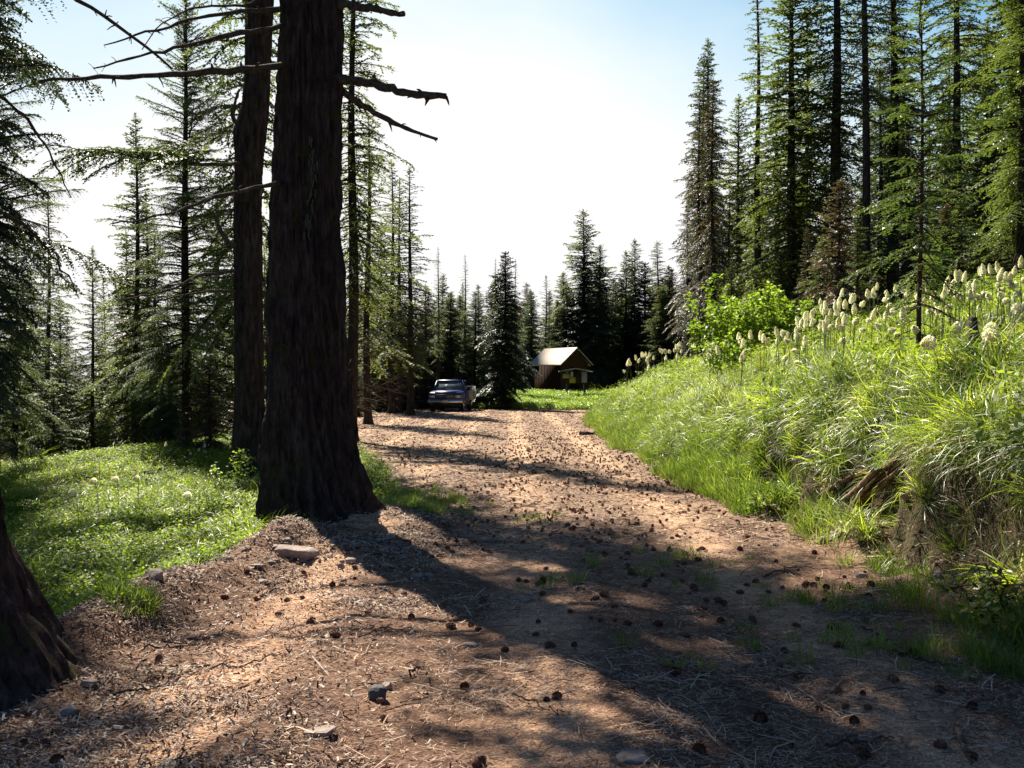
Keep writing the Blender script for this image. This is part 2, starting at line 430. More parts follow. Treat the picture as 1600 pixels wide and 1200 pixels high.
M['hill'] = solid('forested_hills', [(0.03, 0.05, 0.03), (0.06, 0.085, 0.045)], 0.01, 0.95)

# ------------------------------------------------------------------ terrain
FU = np.array([-5, -0.6, 0, 0.25, 0.7, 1.0, 1.5, 2.3, 3.6, 4.8, 7.4, 12, 20, 40, 90, 300])
FH = np.array([0, 0, 0.05, 0.2, 0.62, 0.92, 1.22, 1.58, 2.12, 2.6, 3.35, 4.4, 6.2, 11, 20, 45])

def foot(y):
    return np.interp(y, [-20, 4, 6, 10, 14, 21, 31, 46, 58, 66, 75], [4.4, 3.1, 3.0, 2.95, 2.75, 2.7, 2.85, 3.5, 5.2, 8.5, 14])

def leftc(y):      # where the ground starts to fall to the valley on the left
    return np.interp(y, [0, 14, 17, 20, 26, 45, 62, 90, 140], [-60, -40, -19, -11.5, -7.2, -9.5, -12, -15, -20])

def road_left(y):
    return np.interp(y, [-10, 3, 6, 9, 10.5, 12, 15, 20, 27, 42, 56, 70], [-3.3, -2.9, -2.75, -2.35, -1.9, -1.5, -1.35, -2.4, -4.2, -7.5, -9.5, -10.5])

def H(x, y, fine=True):
    x = np.asarray(x, float); y = np.asarray(y, float)
    u = x - foot(y)
    wob = 0.35 * fbm(x * 0.5 + 3, y * 0.55, 5, 3) * sstep(0.05, 0.8, u)
    h = np.interp(u + wob, FU, FH)
    # eroded scarp near the camera
    near = sstep(17, 12, y) * sstep(3.0, 6.0, y)
    uw = u + 0.42 * fbm(x * 0.6 + 7, y * 1.35, 9, 3)
    sc = (sstep(0.50, 0.72, uw) * 0.42 * sstep(2.9, 1.2, u) - 0.20 * sstep(0.1, 0.45, uw) * sstep(0.66, 0.5, uw)) * near
    h = h + sc
    h = h * (1 - 0.86 * sstep(46, 68, y) * sstep(40, 12, x)) 
    for (gx_, gy_, gr_, gd_) in ((3.55, 11.2, 0.28, 0.30), (3.75, 9.9, 0.30, 0.34), (4.0, 9.0, 0.30, 0.28), (4.15, 8.0, 0.25, 0.25), (3.5, 12.6, 0.25, 0.22)):
        h = h - gd_ * np.exp(-(((x - gx_) / gr_) ** 2 + ((y - gy_) / (gr_ * 1.6)) ** 2) ** 1.5)
    h = h + 0.26 * fbm(x * 1.5, y * 1.5, 12, 2) * sstep(0.7, 1.3, u) * sstep(40, 20, y)
    # rise behind the turning place
    h = h + 0.85 * sstep(61, 78, y + 0.15 * x) * sstep(-9, 2.0, x) * sstep(300, 100, y)
    # meadow and berm on the left
    lb = road_left(y)
    v = lb - x
    meadow = sstep(19, 15, y) 
    h = h + (0.16 * np.exp(-((v + 0.05) / 0.30) ** 2) * (0.6 + 0.8 * vn(x * 0.8, y * 0.8, 3)) * sstep(11.5, 9.5, y)) * sstep(5.3, 6.3, y)
    h = h - (0.22 * sstep(0.15, 0.9, v) + 0.028 * np.clip(v, 0, 14)) * sstep(26, 18, y)
    h = h - 0.6 * sstep(-0.1, 1.0, v) * sstep(5.9, 4.5, y)
    # small litter mound beside the big trunk
    h = h + 0.15 * np.exp(-(((x + 1.95) / 0.62) ** 2 + ((y - 9.3) / 0.6) ** 2))
    h = h + 0.13 * fbm(x * 0.85 + 2, y * 0.85, 14, 3) * sstep(0.4, 1.2, v) * sstep(24, 16, y) + 0.10 * sstep(0.3, 1.6, v) * sstep(2.8, 1.4, v) * sstep(9, 11, y) * sstep(20, 15, y)
    h = h + 0.20 * np.exp(-(((x + 2.0) / 0.9) ** 2 + ((y - 11.6) / 0.9) ** 2))
    # bank of soil round the trunk foot toward the road
    # valley
    e = leftc(y) - x
    ed = np.maximum(e, 0)
    h = h - np.where(ed > 0, 0.42 * ed ** 2 / (ed + 4), 0)
    far = np.maximum(y - 125, 0)
    h = h - 0.3 * far ** 2 / (far + 60)
    h = np.maximum(h, -330 + 0.02 * np.abs(x))
    a = sstep(150, 30, np.hypot(x, y))
    h = h + 0.06 * fbm(x * 0.35, y * 0.35, 21, 3) * (0.4 + 0.6 * sstep(0, 2, u)) + 2.0 * fbm(x * 0.02, y * 0.02, 31, 3) * sstep(40, 150, np.hypot(x, y))
    if fine:
        r = 0.35 + 0.65 * sstep(-0.4, -1.6, x) * sstep(13, 10, y)
        rr = (0.045 * fbm(x * 1.9, y * 1.9, 41, 3) + 0.030 * fbm(x * 6.5, y * 6.5, 43, 3)) * r
        rr = rr + 0.05 * fbm(x * 3.1, y * 3.1, 44, 3) * sstep(0.2, 0.8, u) + 0.07 * fbm(x * 7, y * 7, 45, 3) * sstep(0.1, 0.5, u) * sstep(1.9, 1.2, u) * sstep(15, 11, y)
        rr = rr - 0.02 * np.cos(x * 3.6 + 0.9 + 0.3 * np.sin(y * 0.3)) * sstep(0.3, -0.3, u) * sstep(-2.4, -1.2, x)
        h = h + rr * a
    return h

def Hs(x, y): return float(H(x, y))

def axis(lo, hi, step, far0, far1, g=1.062):
    mid = list(np.arange(lo, hi + 1e-6, step))
    a = []; s = step; p = hi
    while p < far1: s *= g; p += s; a.append(p)
    b = []; s = step; p = lo
    while p > far0: s *= g; p -= s; b.append(p)
    return np.array(b[::-1] + mid + a)

gx = axis(-5.6, 6.4, 0.06, -3200, 3200)
gy = axis(3.6, 17.5, 0.06, -60, 3800)
X, Y = np.meshgrid(gx, gy, indexing='xy')
Z = H(X, Y)
Hfun = H
def H(x, y, fine=True):
    x = np.asarray(x, float); y = np.asarray(y, float)
    i = np.clip(np.searchsorted(gx, x) - 1, 0, len(gx) - 2); j = np.clip(np.searchsorted(gy, y) - 1, 0, len(gy) - 2)
    fx = np.clip((x - gx[i]) / (gx[i + 1] - gx[i]), 0, 1); fy = np.clip((y - gy[j]) / (gy[j + 1] - gy[j]), 0, 1)
    return (Z[j, i] * (1 - fx) + Z[j, i + 1] * fx) * (1 - fy) + (Z[j + 1, i] * (1 - fx) + Z[j + 1, i + 1] * fx) * fy
nx, ny = len(gx), len(gy)
V = np.stack([X, Y, Z], -1).reshape(-1, 3)
I, J = np.meshgrid(np.arange(nx - 1), np.arange(ny - 1), indexing='xy')
a = (J * nx + I).ravel()
Q = np.stack([a, a + 1, a + nx + 1, a + nx], -1)
cx = (X[:-1, :-1] + X[1:, 1:]).ravel() / 2; cy = (Y[:-1, :-1] + Y[1:, 1:]).ravel() / 2
edge = 0.25 * fbm(cx * 1.3, cy * 1.3, 51, 3) + 0.1 * fbm(cx * 6, cy * 6, 52, 2)
isroad = (cx > road_left(cy) - 0.1 + edge) & (cx < foot(cy) + 0.12 + edge) & (cy < 64 + 3 * edge - 0.25 * cx) & (cy > -30)
def submesh(name, mask, mat):
    q = Q[mask]; used, inv = np.unique(q.ravel(), return_inverse=True)
    return link(name, mesh(name, V[used], [(inv.reshape(-1, 4), 0)], [mat], smooth=True))
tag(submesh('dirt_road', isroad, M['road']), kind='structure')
tag(submesh('ground', ~isroad, M['soil']), kind='structure')

def gpx(px, py, n=12):
    """where the view ray through a photograph position meets the ground"""
    d = 4.0
    for k in range(900):
        p = at(px, py, d)
        if p[2] <= Hs(p[0], d): return p[0], d
        d += 0.03
    return p[0], d
ROOT = [np.array(gpx(1325, 805)), np.array(gpx(1425, 722))]
print('root', ROOT)
def off_root(x, y):
    a, b = ROOT; P = np.stack([x, y], -1); t = np.clip(((P - a) @ (b - a)) / ((b - a) @ (b - a)), 0, 1)
    return np.linalg.norm(P - (a + t[..., None] * (b - a)), axis=-1) > 0.20

# distant hills across the valley
hv = []; nh = 160
for k, (R0, z0) in enumerate([(3600, -345), (4300, -120), (5200, 40), (6500, -60)]):
    for i in range(nh):
        az = radians(-80 + 160 * i / (nh - 1))
        n_ = float(fbm(np.array([i * 0.09 + 5]), np.array([k * 0.5]), 71, 4)[0])
        z = z0 + (n_ * 90 if k in (1, 2) else 0) - (40 if k == 2 and az > 0 else 0)
        hv.append((R0 * sin(az), R0 * cos(az), z))
hq = [(k * nh + i, k * nh + i + 1, (k + 1) * nh + i + 1, (k + 1) * nh + i) for k in range(3) for i in range(nh - 1)]
tag(link('distant_hills', mesh('distant_hills', hv, [(np.array(hq), 0)], [M['hill']], smooth=True)), kind='structure')

# ------------------------------------------------------------------ conifers
def norm(v): return v / (np.linalg.norm(v, axis=-1, keepdims=True) + 1e-9)

UP = np.array([0, 0, 1.0])

def spray(rs, P0, D, L, lift, droop, seg, nl, sp, tw=0.36, t0=0.12, dens=1.0):
    """needle triangles on side twigs of one bough; returns (K,3,3) triangles and the bough's axis"""
    tt = np.linspace(0, 1, 7)
    S_ = norm(np.cross(D, UP))
    def P(t):
        t = np.asarray(t)[..., None]
        return P0 + D * L * t + UP * L * (lift * t - droop * t ** 2) + S_ * 0.06 * L * np.sin(t * 3 + P0[2])
    n = max(3, int(L / sp))
    t = np.repeat(t0 + (1 - t0) * (np.arange(n) + 0.5) / n, 2) + rs.uniform(-0.5, 0.5, 2 * n) / n * (1 - t0)
    t = np.clip(t, 0, 1)
    side = np.tile([1.0, -1.0], n)
    keep = rs.rand(2 * n) < dens
    t = t[keep]; side = side[keep]
    if len(t) == 0: return np.zeros((0, 3, 3)), P(tt)
    B = P(t); T = norm(P(np.clip(t + 0.02, 0, 1.05)) - P(t - 0.02))
    ang = rs.uniform(0.7, 1.15, len(t))
    Dt = norm(T * np.cos(ang)[:, None] + S_ * (side * np.sin(ang))[:, None] + UP * rs.uniform(-0.28, 0.12, len(t))[:, None])
    env = np.sqrt(np.clip(1.08 - t, 0, 1)) * np.clip(0.35 + 2.2 * (t - t0), 0, 1)
    l = (0.05 + tw * L * env) * rs.uniform(0.5, 1.15, len(t))
    # the leader's own needles
    nb = max(2, int(L * (1 - t0) / seg))
    m = int(np.ceil(l.max() / seg)) + 1
    s = (np.arange(m)[None, :] + rs.rand(len(l))[:, None] * 0.8) * seg
    ok = s < l[:, None]
    ii, jj = np.nonzero(ok)
    ss = s[ii, jj]
    Dd = Dt[ii]
    dr = rs.uniform(0.1, 0.6, len(l))[ii]
    Qp = B[ii] + Dd * ss[:, None] - UP * (dr * ss * ss / (l[ii] + 0.2))[:, None]
    N = norm(np.cross(Dd, UP) + rs.normal(0, 0.35, (len(ii), 3)))
    # leader
    tb = np.linspace(max(t0, 0.25), 1, nb)
    Qb = P(tb); Db = norm(P(tb + 0.02) - P(tb - 0.02)); Nb = norm(np.cross(Db, UP) + rs.normal(0, 0.4, (nb, 3)))
    Qp = np.vstack([Qp, Qb]); Dd = np.vstack([Dd, Db]); N = np.vstack([N, Nb])
    k = len(Qp); ln = nl * rs.uniform(0.6, 1.3, (k, 1))
    out = []
    for sg in (1, -1):
        tip = Qp + (Dd * rs.uniform(0.35, 1.0, (k, 1)) + sg * N * rs.uniform(0.5, 1.0, (k, 1)) + UP * rs.uniform(-0.25, 0.35, (k, 1))) * ln
        out.append(np.stack([Qp - Dd * seg * 0.25, Qp + Dd * seg * 0.95, tip], 1))
    return np.concatenate(out), P(tt)

def conifer(seed, Ht, R, base, rt, nb, seg=0.07, nl=0.055, sp=0.085, top=0.5, lift=0.25, droop=0.45, dens=1.0, mat='fir',
            deadn=12, gaps=0.25, shape=0.75, onesided=0.0, tw=0.36, barkm='bark', lean=0.0, pitch0=0.0):
    rs = np.random.RandomState(seed)
    wx = rs.uniform(-0.5, 0.5); wy = rs.uniform(-0.5, 0.5)
    def ax(z): 
        z = np.asarray(z, float)
        return np.stack([lean * z + 0.05 * np.sin(z * 0.5 + wx * 6), 0.05 * np.sin(z * 0.4 + wy * 6), z], -1)
    mb = MB()
    zz = np.concatenate([[-0.6, 0, 0.15, 0.4, 0.9], np.linspace(1.6, Ht, 14)])
    rr = rt * np.clip(1 - zz / Ht, 0, 1) ** 0.8 * (1 + 0.7 * np.exp(-np.maximum(zz, 0) / 0.25)) + 0.006
    mb.tube(ax(zz), rr, 9)
    trunk = mb.build('trunk', M[barkm], meshonly=True, smooth=True)
    tris = []; wood = MB()
    nb = int(nb * 1.6); nl *= 1.2; R *= 1.22
    for i in range(nb):
        f = ((i + rs.rand()) / nb)
        z = base + (Ht * 0.985 - base) * f ** 0.93
        g = (z - base) / (Ht - base)
        prof = (1 - g) ** shape * min(1, 0.55 + g * 3.0)
        az = i * 2.399 + rs.uniform(-0.5, 0.5)
        L = R * prof * rs.uniform(0.5, 1.2) * (0.85 + 0.3 * math.sin(z * 2.1 + seed) * math.sin(az + seed)) + top * 0.25
        if rs.rand() < gaps: L *= rs.uniform(0.3, 0.75)
        if onesided: L *= 1 + onesided * cos(az)
        el = (g - 0.45) * 0.9 + rs.uniform(-0.28, 0.28) + pitch0
        D = np.array([cos(az) * cos(el), sin(az) * cos(el), sin(el)])
        P0 = ax(z)
        tr, pts = spray(rs, P0, D, L, lift * 0.5, droop * rs.uniform(0.4, 1.1) * (1 - 0.6 * g), seg, nl, sp, tw, dens=dens)
        tris.append(tr)
        wood.tube(pts, np.linspace(0.012 + 0.011 * L, 0.004, 7), 3, cap=False)
    # leader at the top
    tr, pts = spray(rs, ax(Ht - top), norm(np.array([0.02, 0.01, 1.0])), top, 0, 0, seg * 0.7, nl, 0.06, 0.16)
    tris.append(tr)
    T = np.concatenate(tris)
    nv = len(T) * 3
    Vw = np.vstack(wood.V)
    faces = [(np.arange(nv).reshape(-1, 3), 0)] + [(q + nv, 1) for q, _ in wood.Q]
    crown = mesh('crown', np.vstack([T.reshape(-1, 3), Vw]), faces, [M[mat], M[barkm]])
    dead = None
    if deadn:
        db = MB()
        for i in range(deadn):
            z = rs.uniform(0.12, 1.0) * base + 0.4
            az = rs.uniform(0, 2 * pi); L = rs.uniform(0.3, 0.95) * R * 0.75
            D = np.array([cos(az), sin(az), rs.uniform(-0.35, 0.15)])
            t = np.linspace(0, 1, 5)[:, None]
            pts = ax(z) + D * L * t - UP * L * 0.3 * t ** 2 + rs.normal(0, 0.02, (5, 3)) * t
            db.tube(pts, np.linspace(0.012 + 0.006 * L, 0.003, 5), 3, cap=False)
            for q in range(4):
                tq = rs.uniform(0.3, 0.95); p = ax(z) + D * L * tq - UP * L * 0.3 * tq ** 2
                e = norm(D * 0.7 + rs.normal(0, 0.6, 3)) * L * rs.uniform(0.15, 0.35)
                db.tube(np.array([p, p + e * 0.5 - UP * 0.02, p + e - UP * 0.06]), [0.006, 0.004, 0.002], 3, cap=False)
        dead = db.build('dead_branch', M['dead'], meshonly=True)
    return dict(trunk=trunk, crown=crown, dead=dead, H=Ht, R=R)

TV = {}
TV['spire']  = conifer(1, 17, 1.25, 2.2, 0.17, 210, droop=0.9, shape=0.42, mat='fir_blue', gaps=0.2, tw=0.42, sp=0.09, deadn=6)
TV['spire2'] = conifer(2, 16, 1.5, 1.5, 0.17, 200, droop=0.8, shape=0.5, mat='fir_brown', gaps=0.3, tw=0.38, sp=0.1, seg=0.08, deadn=8)
TV['mid']    = conifer(3, 14, 2.1, 1.2, 0.16, 200, seg=0.085, nl=0.06, mat='fir', sp=0.1, gaps=0.3)
TV['ragged'] = conifer(4, 14, 1.9, 3.0, 0.15, 120, seg=0.08, nl=0.06, mat='fir_blue', gaps=0.5, sp=0.11, deadn=26, dens=0.8)
TV['tall']   = conifer(5, 24, 2.7, 6.0, 0.26, 180, seg=0.09, nl=0.065, mat='fir', gaps=0.35, sp=0.12, deadn=34, droop=0.55, dens=0.85)
TV['pole']   = conifer(6, 24, 1.7, 7.5, 0.22, 120, seg=0.09, nl=0.06, mat='fir_blue', gaps=0.45, sp=0.12, deadn=34, dens=0.85)
TV['dense']  = conifer(7, 10, 1.9, 0.2, 0.15, 260, seg=0.08, nl=0.06, mat='fir_dark', gaps=0.08, sp=0.085, deadn=0, droop=0.6, shape=0.6, tw=0.4)
TV['bushy']  = conifer(14, 12, 2.3, 0.3, 0.15, 230, seg=0.10, nl=0.065, mat='fir_blue', sp=0.11, gaps=0.35, droop=0.5, shape=0.62, deadn=0, tw=0.4)
TV['young']  = conifer(8, 8.2, 1.15, 1.35, 0.042, 60, seg=0.042, nl=0.034, mat='fir_young', gaps=0.3, sp=0.06, deadn=16, droop=0.35, shape=0.45, tw=0.36, barkm='bark_red')
TV['small']  = conifer(9, 4.2, 1.1, 0.15, 0.05, 90, seg=0.055, nl=0.042, mat='fir', gaps=0.2, sp=0.07, deadn=0, droop=0.4)
TV['near']   = conifer(10, 17, 2.9, 1.5, 0.22, 230, seg=0.05, nl=0.036, mat='fir', gaps=0.3, sp=0.058, deadn=16, droop=0.25, shape=0.6, dens=1.0, lift=0.45, tw=0.30)
TV['boughs'] = conifer(12, 20, 2.6, 2.5, 0.24, 200, seg=0.08, nl=0.055, mat='fir_young', gaps=0.4, sp=0.1, deadn=26, droop=0.5, shape=0.5, dens=0.85)

def tree(kind, x, y, top=None, label=None, group=None, rz=None, wide=1.12, name='fir_tree', scale=None, mat=None, zoff=0.0):
    v = TV[kind]; z = Hs(x, y) - 0.05 + zoff
    s = scale if scale else (top - z) / v['H']
    o = empty(name, (x, y, z), random.uniform(0, 6.28) if rz is None else rz, (s * wide, s * wide, s))
    link('trunk', v['trunk'], o)
    c = link('crown', v['crown'], o)
    if mat:
        c.material_slots[0].link = 'OBJECT'; c.material_slots[0].material = M[mat]
    if v['dead']: link('dead_branch', v['dead'], o)
    tag(o, label, 'tree', group)
    return o

def treepx(kind, px, d, ytop, label, group, **k):
    """trunk seen at px, standing d metres away, top seen at ytop"""
    p = at(px, ytop, d)
    return tree(kind, p[0], d, top=p[2], label=label, group=group, **k)

GL = 'conifers beyond the meadow on the left'
GC = 'conifers behind the turning place'
GR = 'conifers on the hillside at the right'
# --- left side
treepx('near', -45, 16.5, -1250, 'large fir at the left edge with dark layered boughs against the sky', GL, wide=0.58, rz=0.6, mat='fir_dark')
treepx('near', -10, 21, -170, 'layered fir behind the dark one at the left edge', GL, wide=0.72, rz=2.4, mat='fir_blue')
treepx("boughs", 388, 23, -760, 'tall fir behind the two big trunks with layered boughs reaching left', GL, wide=0.66, rz=2.0, mat='fir')
treepx('near', 290, 25, -60, 'dense fir filling the space left of the second big trunk', GL, wide=0.8, rz=1.0, mat='fir_blue')
treepx('mid', 213, 31, 178, 'fir with a pointed top showing between the left edge and the big trunks', GL, mat='fir', wide=0.95)
treepx('ragged', 240, 34, 330, 'slim trunked fir directly right of the pointed one', GL)
treepx('mid', 145, 36, 385, 'fir with its tip below the pointed one and to the left of it', GL, wide=0.9)
treepx('ragged', 75, 33, 300, 'ragged open fir between the left edge tree and the pointed fir', GL, wide=1.1)
treepx('mid', 25, 27, 330, 'full fir low behind the left edge trunk', GL, wide=1.0)
treepx('small', 85, 26, 607, 'small fir against the blue distance at the left', GL, wide=1.2)
treepx('mid', 290, 38, 340, 'fir standing under the tall tree left of the second trunk', GL, mat='fir_brown')
treepx('dense', 265, 30, 545, 'dark dense young spruce low behind the meadow crest', GL, wide=0.85)
treepx('small', 330, 24, 560, 'brownish low fir left of the second big trunk', GL, mat='fir_brown', wide=1.5)
treepx('mid', 190, 45, 430, 'far fir filling the gap below the pointed one', GL, mat='fir_blue')
# --- just right of the big trunks
treepx('tall', 551, 28, -240, 'tall fir whose slender trunk rises right of the big trunk', GC, wide=0.95, rz=0.3)
treepx('ragged', 575, 40, 160, 'open fir behind the slender trunk', GC)
treepx('ragged', 612, 54, 250, 'first of the three slim firs left of the pickup', GC, mat='fir', wide=1.15)
treepx('ragged', 624, 56, 278, 'second of the three slim firs left of the pickup', GC, mat='fir')
treepx('ragged', 641, 52, 262, 'third of the three slim firs left of the pickup', GC, wide=1.25)
treepx('bushy', 596, 60, 360, 'bushy fir under the three slim firs', GC)
treepx('pole', 685, 62, 386, 'thin fir with a sparse tip above the pickup', GC, mat='fir')
treepx('bushy', 665, 66, 445, 'fir behind the pickup cab', GC, mat='fir_brown')
treepx('bushy', 705, 68, 455, 'bushy fir just right above the pickup', GC)
treepx('pole', 727, 70, 398, 'thin spire between the pickup and the dark spruce', GC, wide=1.2)
treepx('bushy', 742, 66, 455, 'rounded fir between the pickup and the dark spruce', GC, mat='fir_blue')
treepx('dense', 789, 63, 393, 'very dark narrow spruce to the right of the pickup', GC, wide=0.92)
treepx('pole', 774, 74, 404, 'spire half hidden behind the left of the dark spruce', GC, mat='fir_blue')
treepx('pole', 805, 72, 405, 'spire half hidden behind the right of the dark spruce', GC)
treepx('bushy', 830, 84, 455, 'low fir between the dark spruce and the cabin', GC)
treepx('ragged', 853, 88, 430, 'open topped fir above the cabin roof', GC, wide=1.1)
treepx('bushy', 880, 92, 425, 'fir behind the left of the big fir over the cabin', GC)
treepx('bushy', 911, 90, 328, 'tallest fir above the cabin with wide boughs', GC, wide=1.1, mat='fir_blue')
treepx('bushy', 938, 94, 383, 'fir joined to the right of the tallest one above the cabin', GC)
treepx('bushy', 962, 98, 440, 'low fir right of the cabin', GC)
treepx('bushy', 978, 92, 392, 'left of the pair of blunt firs right of the cabin', GC, mat='fir_blue', wide=0.85)
treepx('bushy', 992, 94, 374, 'right of the pair of blunt firs right of the cabin', GC, wide=0.85)
treepx('spire', 1028, 88, 376, 'bare tipped spire left of the hillside trees', GC, wide=1.3)
treepx('bushy', 1045, 86, 415, 'fir between the bare tipped spire and the hillside trees', GC)
# --- right side
treepx('spire', 1107, 44, 62, 'tall narrow spire standing free against the sky', GR, wide=1.0, rz=1.0)
treepx('spire2', 1075, 47, 300, 'brownish fir at the foot of the free standing spire', GR, wide=1.15)
treepx('spire2', 1140, 46, 295, 'brownish small topped fir right of the free standing spire', GR)
treepx('pole', 1184, 42, -90, 'tall slim fir second from the open sky', GR, wide=1.05, rz=2.2)
treepx('mid', 1190, 48, 240, 'blue grey fir low behind the second slim fir', GR, mat='fir_blue', wide=0.9)
treepx('tall', 1307, 36, -330, 'large fir with long drooping boughs and a straight dark trunk', GR, wide=1.1, rz=2.6)
treepx('pole', 1352, 34, -420, 'nearly bare dark trunk right of the large drooping fir', GR, wide=0.85)
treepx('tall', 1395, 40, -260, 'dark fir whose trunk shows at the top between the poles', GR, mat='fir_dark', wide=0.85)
treepx('mid', 1250, 40, 290, 'green fir low between the slim fir and the large one', GR)
treepx('mid', 1340, 30, 305, 'bushy green fir in front of the hillside trunks', GR, wide=0.95)
treepx('young', 1437, 12.8, -70, 'young fir with a thin reddish trunk standing on the grassy bank', GR, name='young_fir_tree', wide=1.05)
treepx('tall', 1495, 33, -300, 'tall fir right of the young one with trunk dark in its upper half', GR, mat='fir', wide=0.95)
treepx('boughs', 1598, 24, -250, 'thick dark trunked fir at the right edge with bright upper boughs', GR, wide=1.05, rz=1.2)
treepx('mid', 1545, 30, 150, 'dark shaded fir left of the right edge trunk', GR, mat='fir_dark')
treepx('small', 1475, 25, 330, 'low light green fir beyond the flowers', GR, wide=1.3)
treepx('spire2', 1420, 32, 200, 'brownish fir behind the young one', GR, wide=1.2)
for px, d, yt in ((575, 58, 560), (600, 63, 545), (628, 60, 572), (650, 66, 540), (668, 68, 548), (560, 50, 575), (590, 70, 520), (640, 72, 510)):
    treepx('bushy', px, d, yt, 'low dark bushy conifer in the thicket beside and behind the pickup', GC, wide=1.7, mat='fir_dark' if d % 3 == 0 else 'fir')
# --- fillers, which nothing tells apart
def filler(n, fx, fy, kinds, label, group, hs, mats=(None,)):
    k = 0; tries = 0; pts = []
    while k < n and tries < 4000:
        tries += 1
        x, y = fx(), None
        y = fy()
        if any((x - a) ** 2 + (y - b) ** 2 < 3.0 for a, b in pts): continue
        pts.append((x, y)); k += 1
        kd = random.choice(kinds); s = random.uniform(*hs) / TV[kd]['H']
        m_ = random.choice(mats)
        tree(kd, x, y, scale=s, label=label, group=group, wide=random.uniform(0.85, 1.2), mat=m_)
U = random.uniform
def polar(a0, a1, r0, r1):
    a = radians(U(a0, a1)); r = math.sqrt(U(r0 * r0, r1 * r1)); return r * sin(a), r * cos(a)
def fill_polar(n, a0, a1, r0, r1, kinds, label, group, hs, mats=(None,), mind=1.6, avoid=None):
    pts = []; tries = 0
    while len(pts) < n and tries < 5000:
        tries += 1
        x, y = polar(a0, a1, r0, r1)
        if any((x - a) ** 2 + (y - b) ** 2 < mind ** 2 for a, b in pts): continue
        if avoid and avoid(x, y): continue
        pts.append((x, y))
        kd = random.choice(kinds); s = random.uniform(*hs) / TV[kd]['H']
        tree(kd, x, y, scale=s, label=label, group=group, wide=random.uniform(0.85, 1.25), mat=random.choice(mats))
fill_polar(34, -30, -9.5, 34, 62, ['mid', 'ragged', 'bushy', 'spire2', 'bushy'], 'conifer of the thin wood falling away beyond the meadow', 'background wood on the left slope', (5, 10),
           (None, 'fir_blue', 'fir_brown', 'fir'), avoid=lambda x, y: x > -9 - (y - 30) * 0.12)
fill_polar(26, -10.5, -3.5, 66, 84, ['bushy', 'bushy', 'dense', 'mid'], 'conifer of the dense wood behind the pickup', 'background wood behind the turning place', (6, 9.5), (None, 'fir_blue', 'fir_brown'))
fill_polar(48, -3.5, 12, 86, 112, ['bushy', 'bushy', 'mid', 'dense'], 'conifer of the dense wood behind the cabin', 'background wood behind the cabin', (8, 12), (None, 'fir_blue', 'fir', 'fir_brown'))
fill_polar(46, 10, 31, 38, 75, ['mid', 'spire2', 'ragged', 'tall', 'mid'], 'conifer of the shaded wood up the hillside', 'background wood on the hillside', (9, 17), (None, 'fir_blue', 'fir_dark', 'fir'), mind=2.2)
fill_polar(16, 12, 30, 27, 38, ['small', 'small', 'mid'], 'low bushy conifer at the upper edge of the grassy bank', 'low conifers above the bank', (2.2, 4.2), ('fir', 'fir_brown', 'fir'), avoid=lambda x, y: x < 7)

# ------------------------------------------------------------------ the two big trunks and the one at the left edge
def big_trunk(seed, axisf, radf, z0, z1, nz, nt_, mat, parent, furrow=0.035, name='trunk'):
    zz = np.linspace(z0, z1, nz); th = np.linspace(0, 2 * pi, nt_, endpoint=False)
    Zg, Tg = np.meshgrid(zz, th, indexing='ij')
    R = radf(Zg, Tg)
    # furrows: ridged noise stretched along the trunk; periodic in theta
    cu, su = np.cos(Tg), np.sin(Tg)
    def pn(fr, fz, sd):
        return vn(Tg / (2 * pi) * fr * 0 + cu * fr / 6.28 + 40, su * fr / 6.28 + 40 + Zg * 0, sd) * 0 + \
               (vn(cu * fr / 2.2 + Zg * fz, su * fr / 2.2 + 9 + Zg * fz * 0.7, sd))
    f1 = np.abs(pn(15, 0.8, seed) - 0.5) * 2
    f2 = np.abs(pn(32, 2.2, seed + 3) - 0.5) * 2
    f3 = pn(60, 9, seed + 5) - 0.5
    R = R + furrow * (0.9 * f1 + 0.6 * f2 + 0.5 * f3 - 0.7) * np.clip(R / 0.4, 0.4, 1.6)
    C = axisf(Zg)
    Vt = np.stack([C[0] + R * cu, C[1] + R * su, Zg], -1).reshape(-1, 3)
    i = np.arange(nz - 1)[:, None] * nt_; j = np.arange(nt_)[None, :]; j2 = (j + 1) % nt_
    Qt = np.stack([i + j, i + j2, i + nt_ + j2, i + nt_ + j], -1).reshape(-1, 4)
    return link(name, mesh(name, Vt, [(Qt, 0)], [mat], smooth=True), parent)

def limb(mb, rs, pts, r0, r1, stubs=8, k=7, stublen=0.12, m=0):
    """a knobbly dead limb through given points (world), with short broken side twigs"""
    pts = np.array(pts, float)
    n = 18
    d = np.concatenate([[0], np.cumsum(np.linalg.norm(np.diff(pts, axis=0), axis=1))])
    s = np.linspace(0, d[-1], n)
    P = np.stack([np.interp(s, d, pts[:, q]) for q in range(3)], 1)
    P[1:-1] = 0.25 * P[:-2] + 0.5 * P[1:-1] + 0.25 * P[2:]
    P[1:] += rs.normal(0, 0.008, (n - 1, 3))
    R = np.linspace(r0, r1, n) * rs.uniform(0.85, 1.2, n)
    mb.tube(P, R, k, m)
    for q in range(stubs):
        i = rs.randint(2, n); a = rs.normal(0, 1, 3); a[2] = a[2] * 0.8 - 0.2; a = a / np.linalg.norm(a)
        L = stublen * rs.uniform(0.25, 1.0)
        mb.tube([P[i], P[i] + a * (R[i] + L * 0.5), P[i] + a * (R[i] + L) + np.array([0, 0, -0.2 * L])], [R[i] * 0.5, R[i] * 0.35, 0.003], 4, m)
    return P

